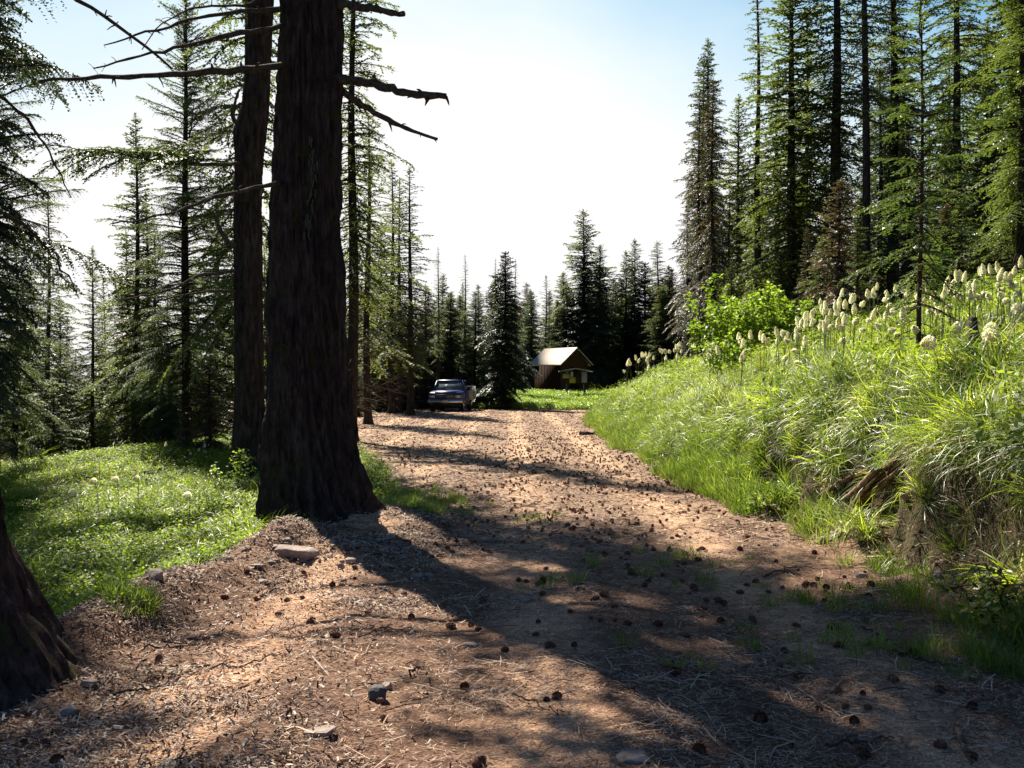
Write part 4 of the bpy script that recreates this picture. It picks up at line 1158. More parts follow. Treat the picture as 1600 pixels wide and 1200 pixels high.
# ------------------------------------------------------------------ stones, sticks, logs
def rock(name, x, y, sx, sy, sz, label, mat='rock', rz=0.0, seed=1, sink=0.3, z=None):
    rs = np.random.RandomState(seed)
    bmh = bmesh.new()
    for i in range(22):
        d = norm(rs.normal(0, 1, 3)); d = np.sign(d) * np.abs(d) ** 0.6 * rs.uniform(0.8, 1.05)
        bmh.verts.new(tuple(d * [sx / 2, sy / 2, sz / 2]))
    res = bmesh.ops.convex_hull(bmh, input=bmh.verts)
    bmesh.ops.delete(bmh, geom=list({g for g in res['geom_interior'] + res['geom_unused'] if isinstance(g, bmesh.types.BMVert)}), context='VERTS')
    if max(sx, sy) > 0.09:
        bmesh.ops.bevel(bmh, geom=list(bmh.edges), offset=min(sx, sy, sz) * 0.07, segments=1, affect='EDGES')
    me = bpy.data.meshes.new(name); bmh.to_mesh(me); bmh.free(); me.materials.append(M[mat])
    o = link(name, me)
    o.location = (x, y, (Hs(x, y) if z is None else z) + sz * (0.5 - sink)); o.rotation_euler = (rs.uniform(-0.12, 0.12), rs.uniform(-0.12, 0.12), rz)
    tag(o, label, 'stone')
    return o
def rpx(px, py, *a, **k):
    x_, y_ = gpx(px, py); return rock('stone', x_, y_, *a, **k)
rpx(462, 872, 0.44, 0.2, 0.12, 'long flat reddish stone on top of the litter mound beside the big trunk', rz=-0.25, seed=3, sink=0.1, mat='rock')
rpx(402, 889, 0.16, 0.1, 0.05, 'small pale flat stone left of the long flat one', seed=4)
rpx(410, 910, 0.14, 0.09, 0.04, 'pale stone just below the small flat one', seed=5)
rpx(548, 880, 0.12, 0.09, 0.06, 'pale stone in the shadow right of the mound', seed=6)
rpx(610, 860, 0.10, 0.08, 0.06, 'upper pale stone in the trunk shadow', seed=7)
rpx(607, 888, 0.11, 0.08, 0.06, 'middle pale stone in the trunk shadow', seed=8)
rpx(650, 902, 0.13, 0.1, 0.05, 'left lower stone in the trunk shadow', seed=9)
rpx(670, 902, 0.09, 0.07, 0.05, 'right lower stone in the trunk shadow', seed=10)
rpx(590, 1094, 0.11, 0.1, 0.10, 'round dark stone on the sunlit litter in the foreground', mat='rock_dark', seed=11)
rpx(603, 1078, 0.07, 0.06, 0.06, 'small pale stone behind the round dark one', seed=12)
rpx(990, 1190, 0.2, 0.12, 0.04, 'flat pale stone sunk in the track at the bottom edge', seed=13)
rpx(110, 1118, 0.12, 0.08, 0.06, 'pinkish stone near the left edge tree foot', seed=14)
rpx(140, 1072, 0.12, 0.07, 0.05, 'angular tan stone right of the left edge tree', seed=15)
rpx(500, 1150, 0.16, 0.1, 0.05, 'half buried tan stone in the foreground litter', seed=16)
rpx(735, 1010, 0.10, 0.07, 0.03, 'thin pale stone at the border of the trunk shadow', seed=17)
rpx(820, 940, 0.10, 0.07, 0.03, 'small grey stone in the middle of the track', seed=18)
rpx(240, 905, 0.16, 0.12, 0.10, 'pale stone at the grassy edge of the litter', seed=19)
rpx(300, 868, 0.20, 0.15, 0.12, 'dark stone in the grass behind the litter mound', mat='rock_dark', seed=20)
rpx(1262, 812, 0.22, 0.12, 0.08, 'pale grey stone at the foot of the bank', seed=21)
rpx(1345, 902, 0.12, 0.08, 0.06, 'whitish stone under the bank tussocks', seed=22)
rpx(1370, 735, 0.1, 0.08, 0.08, 'small white stone on the bank face', mat='paper', seed=23)
rock('stone', (902 - 800) / FPX * 64, 64, 0.5, 0.35, 0.3, 'white block stone beside the kiosk posts', mat='paper', seed=24)
# small loose stones on the mound
rs = np.random.RandomState(55)
for k in range(44):
    x_ = rs.normal(-1.75, 0.45); y_ = rs.normal(9.0, 0.6); s_ = rs.uniform(0.03, 0.075)
    o = rock('pebble', x_, y_, s_ * 1.4, s_, s_ * 0.8, 'small pale pebble on the litter mound by the big trunk', seed=100 + k, rz=rs.uniform(0, 3)); o['group'] = 'pebbles on the litter mound'

def stick(pts_px, r, label, name='fallen_stick', mat='dead', lift=0.02, seed=1, stubs=3, cat='stick'):
    P = []
    for q in pts_px:
        x_, y_ = gpx(q[0], q[1]); P.append((x_, y_, Hs(x_, y_) + lift + (q[2] if len(q) > 2 else 0)))
    P = np.array(P); c = P.mean(0)
    mb = MB(); limb(mb, np.random.RandomState(seed), P - c, r, r * 0.5, stubs, 6, 0.06)
    o = mb.build(name, M[mat], smooth=True); o.location = c
    return tag(o, label, cat)
stick([(1395, 1022), (1440, 1035), (1495, 1050)], 0.008, 'bent pale stick on the right of the track', seed=1)
stick([(1492, 1140), (1505, 1170), (1522, 1205)], 0.012, 'pale forked stick at the bottom right', seed=2, mat='wood_old')
stick([(1345, 985), (1370, 995), (1400, 1012)], 0.005, 'thin twig above the bent stick', seed=3)
stick([(400, 940), (415, 930), (432, 925)], 0.018, 'short split wood piece on the litter mound', mat='wood_old', seed=4)
stick([(225, 1020), (290, 1016), (330, 1012)], 0.007, 'long thin twig across the sunlit litter', seed=5)
stick([(175, 1092), (235, 1082), (290, 1074)], 0.008, 'curved twig near the left edge tree', seed=6)
stick([(800, 1090), (850, 1110), (880, 1125)], 0.005, 'thin pale twig beside the foreground sun patch', seed=7)
stick([(640, 1060), (655, 1048), (640, 1042)], 0.006, 'small hooked twig on the foreground litter', seed=8)
stick([(1290, 1172), (1330, 1172), (1400, 1160)], 0.006, 'twig in the dark lower right of the track', seed=9)
stick([(1190, 905), (1240, 890), (1300, 893)], 0.006, 'twig on the sunlit right side of the track', seed=10)
stick([(225, 750, 0.12), (255, 746, 0.12), (287, 741, 0.12)], 0.035, 'dark log lying in the left meadow', name='fallen_log', mat='bark', seed=11, cat='log')
stick([(905, 626), (925, 627), (944, 626)], 0.10, 'dark log lying before the kiosk', name='fallen_log', mat='bark', seed=12, cat='log')
stick([(300, 1050), (370, 1046), (440, 1030)], 0.006, 'dry twig across the middle of the litter', seed=13)
stick([(560, 1000), (600, 985), (650, 990)], 0.006, 'dry twig right of the litter middle', seed=14)
# exposed root wood in the cut of the bank
for k, (pa, pb, r, lab) in enumerate([((1325, 805), (1425, 722), 0.10, 'thick reddish root running down the cut bank'), ((1300, 790), (1368, 745), 0.03, 'pale split root left of the thick one'),
                                      ((1338, 797), (1362, 776), 0.022, 'short pale splinter of wood below the thick root'), ((1245, 825), (1300, 795), 0.035, 'weathered root at the foot of the cut bank'),
                                      ((1375, 745), (1440, 690), 0.035, 'upper root reaching into the tussocks'), ((1140, 752), (1195, 705), 0.028, 'root slanting from the bank left of the bright grass')]):
    mid_ = ((pa[0] + pb[0]) / 2 + 4, (pa[1] + pb[1]) / 2 - 5)
    if k == 0:
        P0 = np.array([*ROOT[0], Hs(*ROOT[0]) + 0.10]); P1 = np.array([*ROOT[1], Hs(*ROOT[1]) + 0.12]); c_ = (P0 + P1) / 2; ax_ = norm(P1 - P0); Lr = np.linalg.norm(P1 - P0)
        mb = MB(); rq = np.random.RandomState(8)
        for q in range(16):
            off = norm(np.cross(ax_, rq.normal(0, 1, 3))) * 0.085 * math.sqrt(rq.rand()); a0, a1 = rq.uniform(-0.62, -0.1), rq.uniform(0.05, 0.62)
            pts = [off + ax_ * Lr * (a0 + (a1 - a0) * t_) + rq.normal(0, 0.012, 3) for t_ in (0, 0.35, 0.7, 1)]
            mb.tube(pts, np.array([0.45, 1.0, 0.9, 0.25]) * rq.uniform(0.016, 0.042), 5)
        o = mb.build('exposed_root', M['wood_old']); o.location = c_; o['kind'] = 'thing'; del o['kind']
        tag(o, 'thick splintered reddish root wood running down the cut bank', 'root'); continue
    stick([pa, mid_, pb], r, lab, name='exposed_root', mat='wood_old', seed=60 + k, lift=0.09 if k else 0.14, stubs=7, cat='root')
slivers(5000, 305, 5.5, 14, 2.6, 5.2, 0.03, 0.16, 0.003, 0.010, 'bank_debris', M['litter'], 0.05, dens=lambda x, y: sstep(0.1, 0.4, x - foot(y)) * sstep(1.5, 1.0, x - foot(y)), label='dry stalks and chips lying on the cut earth', tiltmax=1.0)
for k in range(16):
    y_ = rs.uniform(7, 12.5); x_ = foot(y_) + rs.uniform(0.0, 0.8); s_ = rs.uniform(0.05, 0.13)
    o = rock('stone', x_, y_, s_ * 1.4, s_, s_ * 0.8, 'small tan stone in the cut earth of the bank', seed=300 + k, rz=rs.uniform(0, 3)); o['group'] = 'stones in the cut bank'
# stump on the bank and weathered snag
x_, y_ = gpx(1516, 578)
mb = MB(); mb.tube([(0, 0, -0.2), (0.01, 0, 0.1), (0.03, 0, 0.35), (0.02, 0, 0.52)], [0.10, 0.075, 0.06, 0.045], 9)
o = mb.build('tree_stump', M['dead'], smooth=True); o.location = (x_, y_, Hs(x_, y_)); tag(o, 'thin broken stump among the flowers right of the young fir', 'stump')

# ------------------------------------------------------------------ beargrass flowers
def flower_meshes(seed, h, hr, hl, nod):
    rs = np.random.RandomState(seed)
    mb = MB(); t = np.linspace(0, 1, 6)
    bend = nod * np.clip(t - 0.55, 0, 1) ** 2 * 2
    P = np.stack([bend * h * 0.6 + 0.01 * np.sin(t * 5 + seed), 0.01 * np.cos(t * 4), t * h], 1)
    mb.tube(P, np.linspace(0.007, 0.004, 6), 5)
    # thin leaves up the stem
    for i in range(10):
        z = rs.uniform(0.1, 0.75); a = rs.uniform(0, 6.28); p = np.array([np.interp(z, t, P[:, 0]), 0, z * h])
        d = np.array([cos(a) * 0.4, sin(a) * 0.4, 0.9]); s_ = np.array([-sin(a), cos(a), 0]) * 0.003
        L = rs.uniform(0.08, 0.16)
        mb.add([p - s_, p + s_, p + d * L], None, [(0, 1, 2)])
    stem = mb.build('stem', M['stem'], meshonly=True)
    ax_ = norm(P[-1] - P[-2] + np.array([nod * 0.8, 0, -nod * 0.4])); c0 = P[-1]
    sd = norm(np.cross(ax_, [0.3, 1, 0.1])); s2 = np.cross(ax_, sd)
    n = 190; Vv = []; Ff = []
    for i in range(n):
        f = i / n; a = i * 2.399
        r = hr * math.sin(pi * min(1, 0.10 + 0.9 * (f ** 0.8)) ) ** 0.6 * rs.uniform(0.7, 1.2) if f < 0.99 else 0.003
        c = c0 + ax_ * hl * (f - 0.25) + (sd * cos(a) + s2 * sin(a)) * r
        o_ = norm(sd * cos(a) + s2 * sin(a) + ax_ * 0.4); q1 = norm(np.cross(o_, rs.normal(0, 1, 3))); q2 = np.cross(o_, q1)
        z = 0.0095 * rs.uniform(0.7, 1.3) * (hr / 0.04) ** 0.5
        b = len(Vv)
        Vv += [c - o_ * z * 0.6, c + q1 * z + o_ * z * .4, c + q2 * z + o_ * z * .4, c - q1 * z + o_ * z * .4, c - q2 * z + o_ * z * .4]
        Ff += [(b, b + 1, b + 2), (b, b + 2, b + 3), (b, b + 3, b + 4), (b, b + 4, b + 1)]
    # solid heart
    mb2 = MB(); mb2.add(Vv, None, Ff)
    tt = np.linspace(0.02, 0.98, 7)
    mb2.tube(np.array([c0 + ax_ * hl * (q - 0.25) for q in tt]), hr * 0.45 * np.sin(pi * np.clip(0.10 + 0.88 * tt ** 0.8, 0, 1)) ** 0.6, 8)
    head = mb2.build('flower_head', M['petal'], meshonly=True)
    return stem, head
FM = [flower_meshes(1, 0.78, 0.031, 0.13, 0.0), flower_meshes(2, 0.66, 0.033, 0.10, 0.1), flower_meshes(3, 0.9, 0.028, 0.15, 0.05), flower_meshes(4, 0.6, 0.036, 0.09, 0.25)]
FF = [flower_meshes(21, 0.85, 0.043, 0.17, 0.0), flower_meshes(22, 0.8, 0.046, 0.14, 0.1), flower_meshes(23, 0.9, 0.040, 0.19, 0.05)]
FN = [flower_meshes(11, 0.66, 0.056, 0.12, 0.6), flower_meshes(12, 0.72, 0.053, 0.12, 0.35)]
def flower(x, y, kind, label, group=None, s=1.0, rz=None, z=None):
    o = empty('beargrass_flower', (x, y, Hs(x, y) - 0.03 if z is None else z), U(0, 6.28) if rz is None else rz, (s, s, s))
    o.rotation_euler[0] = U(-0.08, 0.08); o.rotation_euler[1] = U(-0.08, 0.08)
    link('stem', kind[0], o); link('flower_head', kind[1], o)
    return tag(o, label, 'flower', group)
def flower_at(px, py, d, kind, label, group=None, rz=3.0, fix=None, maxh=0.95):
    """head seen at (px,py); slide along the ray until the ground is a stem's length below"""
    best = None
    for k in range(200):
        dd = d * (0.7 + k * 0.006)
        p = at(px, py, dd); h = p[2] - Hs(p[0], dd)
        e = abs(h - min(0.76, maxh))
        if best is None or e < best[0]: best = (e, p, h)
    _, p, h = best
    if group and group.startswith('big'): print('BIG', px, py, p, h)
    if maxh > 1.1 and p[1] > 19: kind = FF[int(px * 7) % 3]
    hh = max(0.4, min(maxh, h)); 
    return flower(p[0], p[1], kind, label, group, s=hh / 0.72, rz=rz)
for i, (px, py, d, lab) in enumerate([(1465, 521, 10.5, 'lowest left of the big cream flower heads near the right edge'), (1490, 506, 10.8, 'big cream flower head next right of the lowest left one'),
        (1516, 499, 11, 'topmost of the cluster of big cream flower heads'), (1526, 518, 10.6, 'big cream flower head on a long visible stalk in the cluster'),
        (1564, 500, 11, 'single big cream flower head between the cluster and the right edge'), (1590, 479, 11, 'big cream flower head touching the right edge')]):
    flower_at(px, py, d, FN[i % 2], lab, 'big beargrass flowers near the right edge', rz=0.2 if i % 2 else 3.0, maxh=1.1)
rs = np.random.RandomState(91)
def crowd(n, poly, d, label, group, spread=9, mh=1.15):
    poly = np.array(poly, float)
    for i in range(n):
        px = rs.uniform(poly[0, 0], poly[-1, 0]); py = np.interp(px, poly[:, 0], poly[:, 1]) + abs(rs.normal(0, spread))
        flower_at(px, py, d * rs.uniform(0.9, 1.2), FM[rs.randint(4)], label, group, rz=rs.uniform(0, 6.28), maxh=mh)
crowd(60, [(1440, 462), (1600, 424)], 17, 'cream flower spike in the crowded row along the crest at the right edge', 'beargrass flowers on the crest at the right', 12)
crowd(90, [(1245, 500), (1330, 462), (1440, 452)], 17, 'cream flower spike in the dense patch left of the young fir', 'beargrass flowers left of the young fir', 32)
crowd(26, [(1100, 545), (1250, 520)], 20, 'cream flower spike scattered around the foot of the bright shrubs', 'beargrass flowers by the shrubs', 14)
crowd(40, [(975, 574), (1040, 550), (1110, 534)], 28, 'small cream flower spike in the far row where the bank ends', 'beargrass flowers at the far end of the bank', 9)
for px, py, d, lab in [(125, 765, 14, 'round cream flower head low in the left meadow'), (155, 748, 15, 'round cream flower head above the lowest one in the left meadow'),
                       (185, 746, 15.5, 'round cream flower head in the middle of the meadow row'), (214, 745, 15.5, 'round cream flower head left of the meadow log'), (292, 771, 13, 'pale flower head right of the meadow log')]:
    flower_at(px, py, d, FN[1], lab, 'beargrass flowers in the left meadow', maxh=0.55)
crowd(15, [(60, 738), (170, 722), (265, 700), (372, 692)], 17, 'tiny cream flower head along the crest of the left meadow', 'beargrass flowers on the meadow crest', 5, 0.5)

# ------------------------------------------------------------------ broadleaf shrubs
def shrub(x, y, h, r, n, label, seed, leaf=0.075, name='leafy_shrub', mat='shrub', group=None):
    rs = np.random.RandomState(seed); o = empty(name, (x, y, Hs(x, y) - 0.05)); st = MB(); Vv = []; Ff = []
    ns = max(5, int(9 * r / 0.5))
    for i in range(ns):
        a = rs.uniform(0, 6.28); rr = r * math.sqrt(rs.rand()); hh = h * rs.uniform(0.55, 1.0) * (1.05 - 0.35 * rr / r)
        t = np.linspace(0, 1, 7)[:, None]
        P = np.array([cos(a) * rr * 0.25, sin(a) * rr * 0.25, 0]) + np.array([cos(a) * rr * 0.9, sin(a) * rr * 0.9, 0]) * t ** 0.8 + UP * hh * t + rs.normal(0, 0.02, (7, 3)) * t
        st.tube(P, np.linspace(0.011, 0.003, 7), 4, cap=False)
        m_ = n // ns
        for k in range(m_):
            tt = rs.uniform(0.3, 1.0); p = np.array([np.interp(tt, t[:, 0], P[:, q]) for q in range(3)])
            if k % 9 == 0:
                e = norm(rs.normal(0, 1, 3) * [1, 1, 0.6]) * rs.uniform(0.08, 0.22)
                cl = p + e; st.tube([p, p + e * 0.5, cl], [0.004, 0.003, 0.002], 3, cap=False); lastc = cl
            c = (lastc if rs.rand() < 0.75 else p) + rs.normal(0, 0.035, 3)
            f = norm(rs.normal(0, 1, 3) * [1, 1, 0.5]); s_ = norm(np.cross(f, UP + rs.normal(0, 0.5, 3))); l = leaf * rs.uniform(0.6, 1.25); b = len(Vv)
            nn = np.cross(f, s_)
            Vv += [c, c + f * l * 0.35 + s_ * l * 0.3 + nn * l * .07, c + f * l * 0.75 + s_ * l * 0.22 + nn * l * .04, c + f * l - UP * l * 0.12, c + f * l * 0.75 - s_ * l * 0.22 + nn * l * .04, c + f * l * 0.35 - s_ * l * 0.3 + nn * l * .07]
            Ff += [(b, b + 1, b + 2, b + 3), (b, b + 3, b + 4, b + 5)]
    st.build('stem', M['bark'], o)
    link('foliage', mesh('foliage', Vv, [(np.array(Ff), 0)], [M[mat]]), o)
    return tag(o, label, 'shrub', group)
GS = 'bright broadleaf shrubs on the bank'
def shpx(px, d, ytop, r, n, label, seed, **k):
    p = at(px, ytop, d); shrub(p[0], d, p[2] - Hs(p[0], d), r, n, label, seed, group=GS, **k)
shpx(1117, 30, 396, 0.75, 1500, 'tallest yellow green shrub with loose upright stems', 1, leaf=0.12)
shpx(1165, 29, 438, 1.35, 4200, 'yellow green shrub right of the tallest one', 2, leaf=0.12)
shpx(1225, 27, 428, 1.35, 4600, 'widest yellow green shrub in the middle of the clump', 3, leaf=0.11)
shpx(1278, 26, 448, 0.9, 2400, 'rightmost yellow green shrub of the clump', 4, leaf=0.11)
shpx(1140, 25, 510, 0.7, 1300, 'low yellow green shrub in front of the tallest one', 5, leaf=0.10)
shrub(-4.75, 17.2, 1.0, 0.35, 420, 'small bright green bush against the second big trunk', 6, leaf=0.055)
shrub(-4.0, 13.6, 0.6, 0.35, 420, 'low bright bush at the edge of the meadow by the trunks', 8, leaf=0.05)
shrub(-2.58, 6.5, 0.14, 0.16, 70, 'small leafy sprig at the foot of the left edge tree', 7, leaf=0.035, mat='herb')
x_, y_ = at(935, 600, 66)[:2]; shrub(x_, y_, 0.9, 0.9, 500, 'bright green bush right of the kiosk', 9, leaf=0.12)
x_, y_ = gpx(1560, 965); shrub(x_, y_, 0.4, 0.32, 380, 'broad leaved green plant at the foot of the bank near the right edge', 10, leaf=0.055, mat='grass_bright')
x_, y_ = gpx(1215, 790); shrub(x_, y_, 0.28, 0.35, 420, 'low glossy leaved plant in the bright grass below the bank', 11, leaf=0.045, mat='herb')

# ------------------------------------------------------------------ cabin
cb_o = empty('cabin', at(878, 600, 78).tolist(), 0)
cx_, cy_ = at(876, 600, 78)[:2]; zc = Hs(cx_, cy_) + 0.05
cb_o.location = (cx_, cy_, zc); cb_o.rotation_euler[2] = radians(38)
# local: gable faces -y, long side faces -x ; after the turn the -y face looks to the right of the camera
W2, L2 = 1.35, 1.6; wh = 3.05 - zc + 0.15; rise = 1.05; ov = 0.3
mb = MB()
for (x0, x1, y0, y1) in ((-W2, -W2 + 0.1, -L2 + 0.1, L2 - 0.1), (W2 - 0.1, W2, -L2 + 0.1, L2 - 0.1)): mb.box(x0, x1, y0, y1, -0.5, wh)
mb.build('side_wall', M['wall'], cb_o)
for sy in (-1, 1):
    mb = MB(); mb.prism([(-W2, -0.5), (W2, -0.5), (W2, wh), (0, wh + rise), (-W2, wh)], sy * L2 - 0.05, sy * L2 + 0.05, 'y'); mb.build('gable_wall', M['gable'] if sy < 0 else M['wall'], cb_o)
mb = MB()
for k in range(9):      # battens of the long side
    yy = -L2 + 0.25 + k * (2 * L2 - 0.5) / 8; mb.box(-W2 - 0.03, -W2 - 0.002, yy - 0.015, yy + 0.015, -0.3, wh - 0.05)
b_ = mb.build('batten', M['wall'], cb_o); b_['kind'] = 'stuff'
sl = rise / W2
for sx in (-1, 1):
    a0 = (sx * -0.02 * sx * 0, wh + rise + 0.04); e0 = (sx * (W2 + ov), wh - sl * ov + 0.04)
    mb = MB(); mb.prism([a0, e0, (e0[0], e0[1] + 0.09), (0, a0[1] + 0.11)], -L2 - 0.35, L2 + 0.35, 'y')
    for k in range(0):
        t_ = (k + 0.0) / 9; xa = sx * (W2 + ov) * t_; za = a0[1] + 0.11 + (e0[1] + 0.09 - a0[1] - 0.11) * t_
        xb = sx * (W2 + ov) * (t_ + 1 / 9); zb = a0[1] + 0.11 + (e0[1] + 0.09 - a0[1] - 0.11) * (t_ + 1 / 9)
        mb.prism([(xa, za + 0.004), (xb, zb + 0.008), (xb, zb + 0.004)], -L2 - 0.34, L2 + 0.34, 'y')
    mb.build('roof', M['shingle'], cb_o)
    mb = MB(); mb.prism([(sx * 0.0, a0[1] - 0.12), (e0[0], e0[1] - 0.12), (e0[0], e0[1] - 0.004), (0, a0[1] - 0.004)], -L2 - 0.33, -L2 - 0.29, 'y'); mb.build('fascia', M['wall'], cb_o)
mb = MB(); mb.box(-0.42, 0.42, -L2 - 0.09, -L2 - 0.052, -0.1, 2.0 if wh > 2.1 else wh - 0.1); dr = mb.build('door', M['wall'], cb_o)
mb = MB(); mb.tube([(0.34, -L2 - 0.10, 0.95), (0.34, -L2 - 0.14, 0.95), (0.28, -L2 - 0.14, 0.95)], 0.012, 6); mb.build('handle', M['black'], dr)
tag(cb_o, 'small dark brown cabin with a pale sunlit gable roof at the end of the road', 'cabin')

# ------------------------------------------------------------------ notice kiosk
kd = 71.0
kx = at(899, 600, kd)[0]; zk = Hs(kx, kd)
ko = empty('notice_kiosk', (kx, kd, zk))
def KP(px, py): return ((px - 899) / FPX * kd, EYE - (py - 600) / FPX * kd - zk)
topz = KP(0, 576)[1]
for px in (886, 913):
    xk = KP(px, 0)[0]; mb = MB(); mb.box(xk - 0.06, xk + 0.06, -0.06, 0.06, -0.5, topz - 0.15); mb.build('post', M['post'], ko)
for s_ in (-1, 1):
    xe = KP(873 if s_ < 0 else 926, 0)[0]; ze = KP(0, 581)[1]
    mb = MB(); mb.prism([(0, topz - 0.02), (xe, ze - 0.02), (xe, ze + 0.06), (0, topz + 0.06)], -0.45, 0.45, 'y'); mb.build('roof_board', M['kroof'], ko)
xa, xb = KP(881, 0)[0], KP(918, 0)[0]; z0_, z1_ = KP(0, 599)[1], KP(0, 583)[1]
mb = MB(); mb.box(xa, xb, 0.065, 0.10, z0_, z1_); mb.build('backboard', M['gable'], ko)
for (p0, q0, p1, q1, mt, nm, yy) in [(879, 584, 890, 591, 'orange', 'notice_sheet', -0.10), (889.5, 589.5, 899, 598.5, 'yellow', 'notice_sheet', -0.10), (891.5, 580.5, 895.5, 589, 'paper', 'notice_sheet', 0.03), (908.5, 580.5, 917, 598, 'lilac', 'notice_sheet', -0.10)]:
    (xa, za), (xb, zb) = KP(p0, q1), KP(p1, q0)
    mb = MB(); mb.box(xa, xb, yy - 0.02, yy, za, zb); mb.build(nm, M[mt], ko)
(xa, za), (xb, zb), (xc, zcc) = KP(883, 580.5), KP(889, 580.5), KP(886, 584)
mb = MB(); mb.prism([(xa, za), (xb, zb), (xc, zcc)], -0.16, -0.13, 'y'); mb.build('emblem', M['teal'], ko)
tag(ko, 'roofed notice board on two posts with yellow and tan notices before the cabin', 'notice board')

# ------------------------------------------------------------------ pickup truck
td = 56.5
tx = at(695, 600, td)[0]
zt = Hs(tx, td)
to = empty('pickup_truck', (tx, td, zt), radians(-5))
# local: nose points -y, x across; front bumper at y=0
def hull(mb, secs, m=0):
    """loft cross-sections: list of (y, [(x,z)...]) with equal counts, capped"""
    k = len(secs[0][1]); V_ = []; Q_ = []; T_ = []
    for y_, pts in secs:
        for (x_, z_) in pts: V_.append((x_, y_, z_))
    for i in range(len(secs) - 1):
        for j in range(k):
            Q_.append((i * k + j, i * k + (j + 1) % k, (i + 1) * k + (j + 1) % k, (i + 1) * k + j))
    for j in range(1, k - 1):
        T_.append((0, j + 1, j)); b = (len(secs) - 1) * k; T_.append((b, b + j, b + j + 1))
    mb.add(V_, Q_, T_, m)
def sec(w, z0, z1, ww=None, c=0.06):
    ww = w if ww is None else ww
    return [(-w, z0), (w, z0), (w, z0 + 0.3 * (z1 - z0)), (w - 0.01, z1 - c * 1.5), (ww - c * 1.2, z1), (-(ww - c * 1.2), z1), (-(w - 0.01), z1 - c * 1.5), (-w, z0 + 0.3 * (z1 - z0))]
mb = MB()
hull(mb, [(0.10, sec(0.90, 0.55, 1.02)), (0.16, sec(0.95, 0.50, 1.08)), (0.45, sec(0.97, 0.50, 1.13)), (1.35, sec(0.97, 0.48, 1.18)), (1.55, sec(0.97, 0.40, 1.20)), (3.15, sec(0.97, 0.40, 1.20))])
mb.build('body', M['paint_blue'], to)
mb = MB(); hull(mb, [(0.17, [(-0.62, 1.04), (0.62, 1.04), (0.60, 1.115), (-0.60, 1.115)]), (0.8, [(-0.68, 1.1), (0.68, 1.1), (0.64, 1.185), (-0.64, 1.185)]), (1.38, [(-0.72, 1.15), (0.72, 1.15), (0.68, 1.215), (-0.68, 1.215)])]); mb.build('hood', M['paint_blue'], to)
# cab: pillars and roof round open windows
def P4(a): return a
mb = MB()
zb_, zr_ = 1.19, 1.77; wb, wr = 0.90, 0.74
yf0, yf1, yr1, yr0 = 1.38, 1.98, 3.0, 3.12
hull(mb, [(yf1 - 0.02, [(-wr, zr_ - 0.04), (wr, zr_ - 0.04), (wr - 0.05, zr_ + 0.01), (-wr + 0.05, zr_ + 0.01)]), (yf1 + 0.12, [(-wr, zr_ - 0.03), (wr, zr_ - 0.03), (wr - 0.06, zr_ + 0.05), (-wr + 0.06, zr_ + 0.05)]), (yr1, [(-wr, zr_ - 0.03), (wr, zr_ - 0.03), (wr - 0.06, zr_ + 0.05), (-wr + 0.06, zr_ + 0.05)])])
for s_ in (-1, 1):
    mb.tube([(s_ * wb, yf0, zb_), (s_ * wr, yf1, zr_)], 0.035, 6); mb.tube([(s_ * wb, yr0, zb_), (s_ * wr, yr1, zr_)], 0.05, 6); mb.tube([(s_ * wb, 2.3, zb_), (s_ * wr, 2.35, zr_)], 0.03, 6)
mb.build('cab', M['paint_blue'], to, smooth=False)
def pane(name, c4, parent=to):
    c4 = np.array(c4, float); n_ = norm(np.cross(c4[1] - c4[0], c4[2] - c4[0])) * 0.006
    mb = MB(); mb.add(np.vstack([c4 - n_, c4 + n_]), [(0, 3, 2, 1), (4, 5, 6, 7), (0, 1, 5, 4), (1, 2, 6, 5), (2, 3, 7, 6), (3, 0, 4, 7)]); return mb.build(name, M['glass'], parent)
pane('windshield', [(-wb + 0.05, yf0 + 0.03, zb_ + 0.01), (wb - 0.05, yf0 + 0.03, zb_ + 0.01), (wr - 0.04, yf1, zr_ - 0.03), (-wr + 0.04, yf1, zr_ - 0.03)])
pane('rear_window', [(-wb + 0.07, yr0 - 0.01, zb_ + 0.03), (wb - 0.07, yr0 - 0.01, zb_ + 0.03), (wr - 0.06, yr1 - 0.01, zr_ - 0.05), (-wr + 0.06, yr1 - 0.01, zr_ - 0.05)])
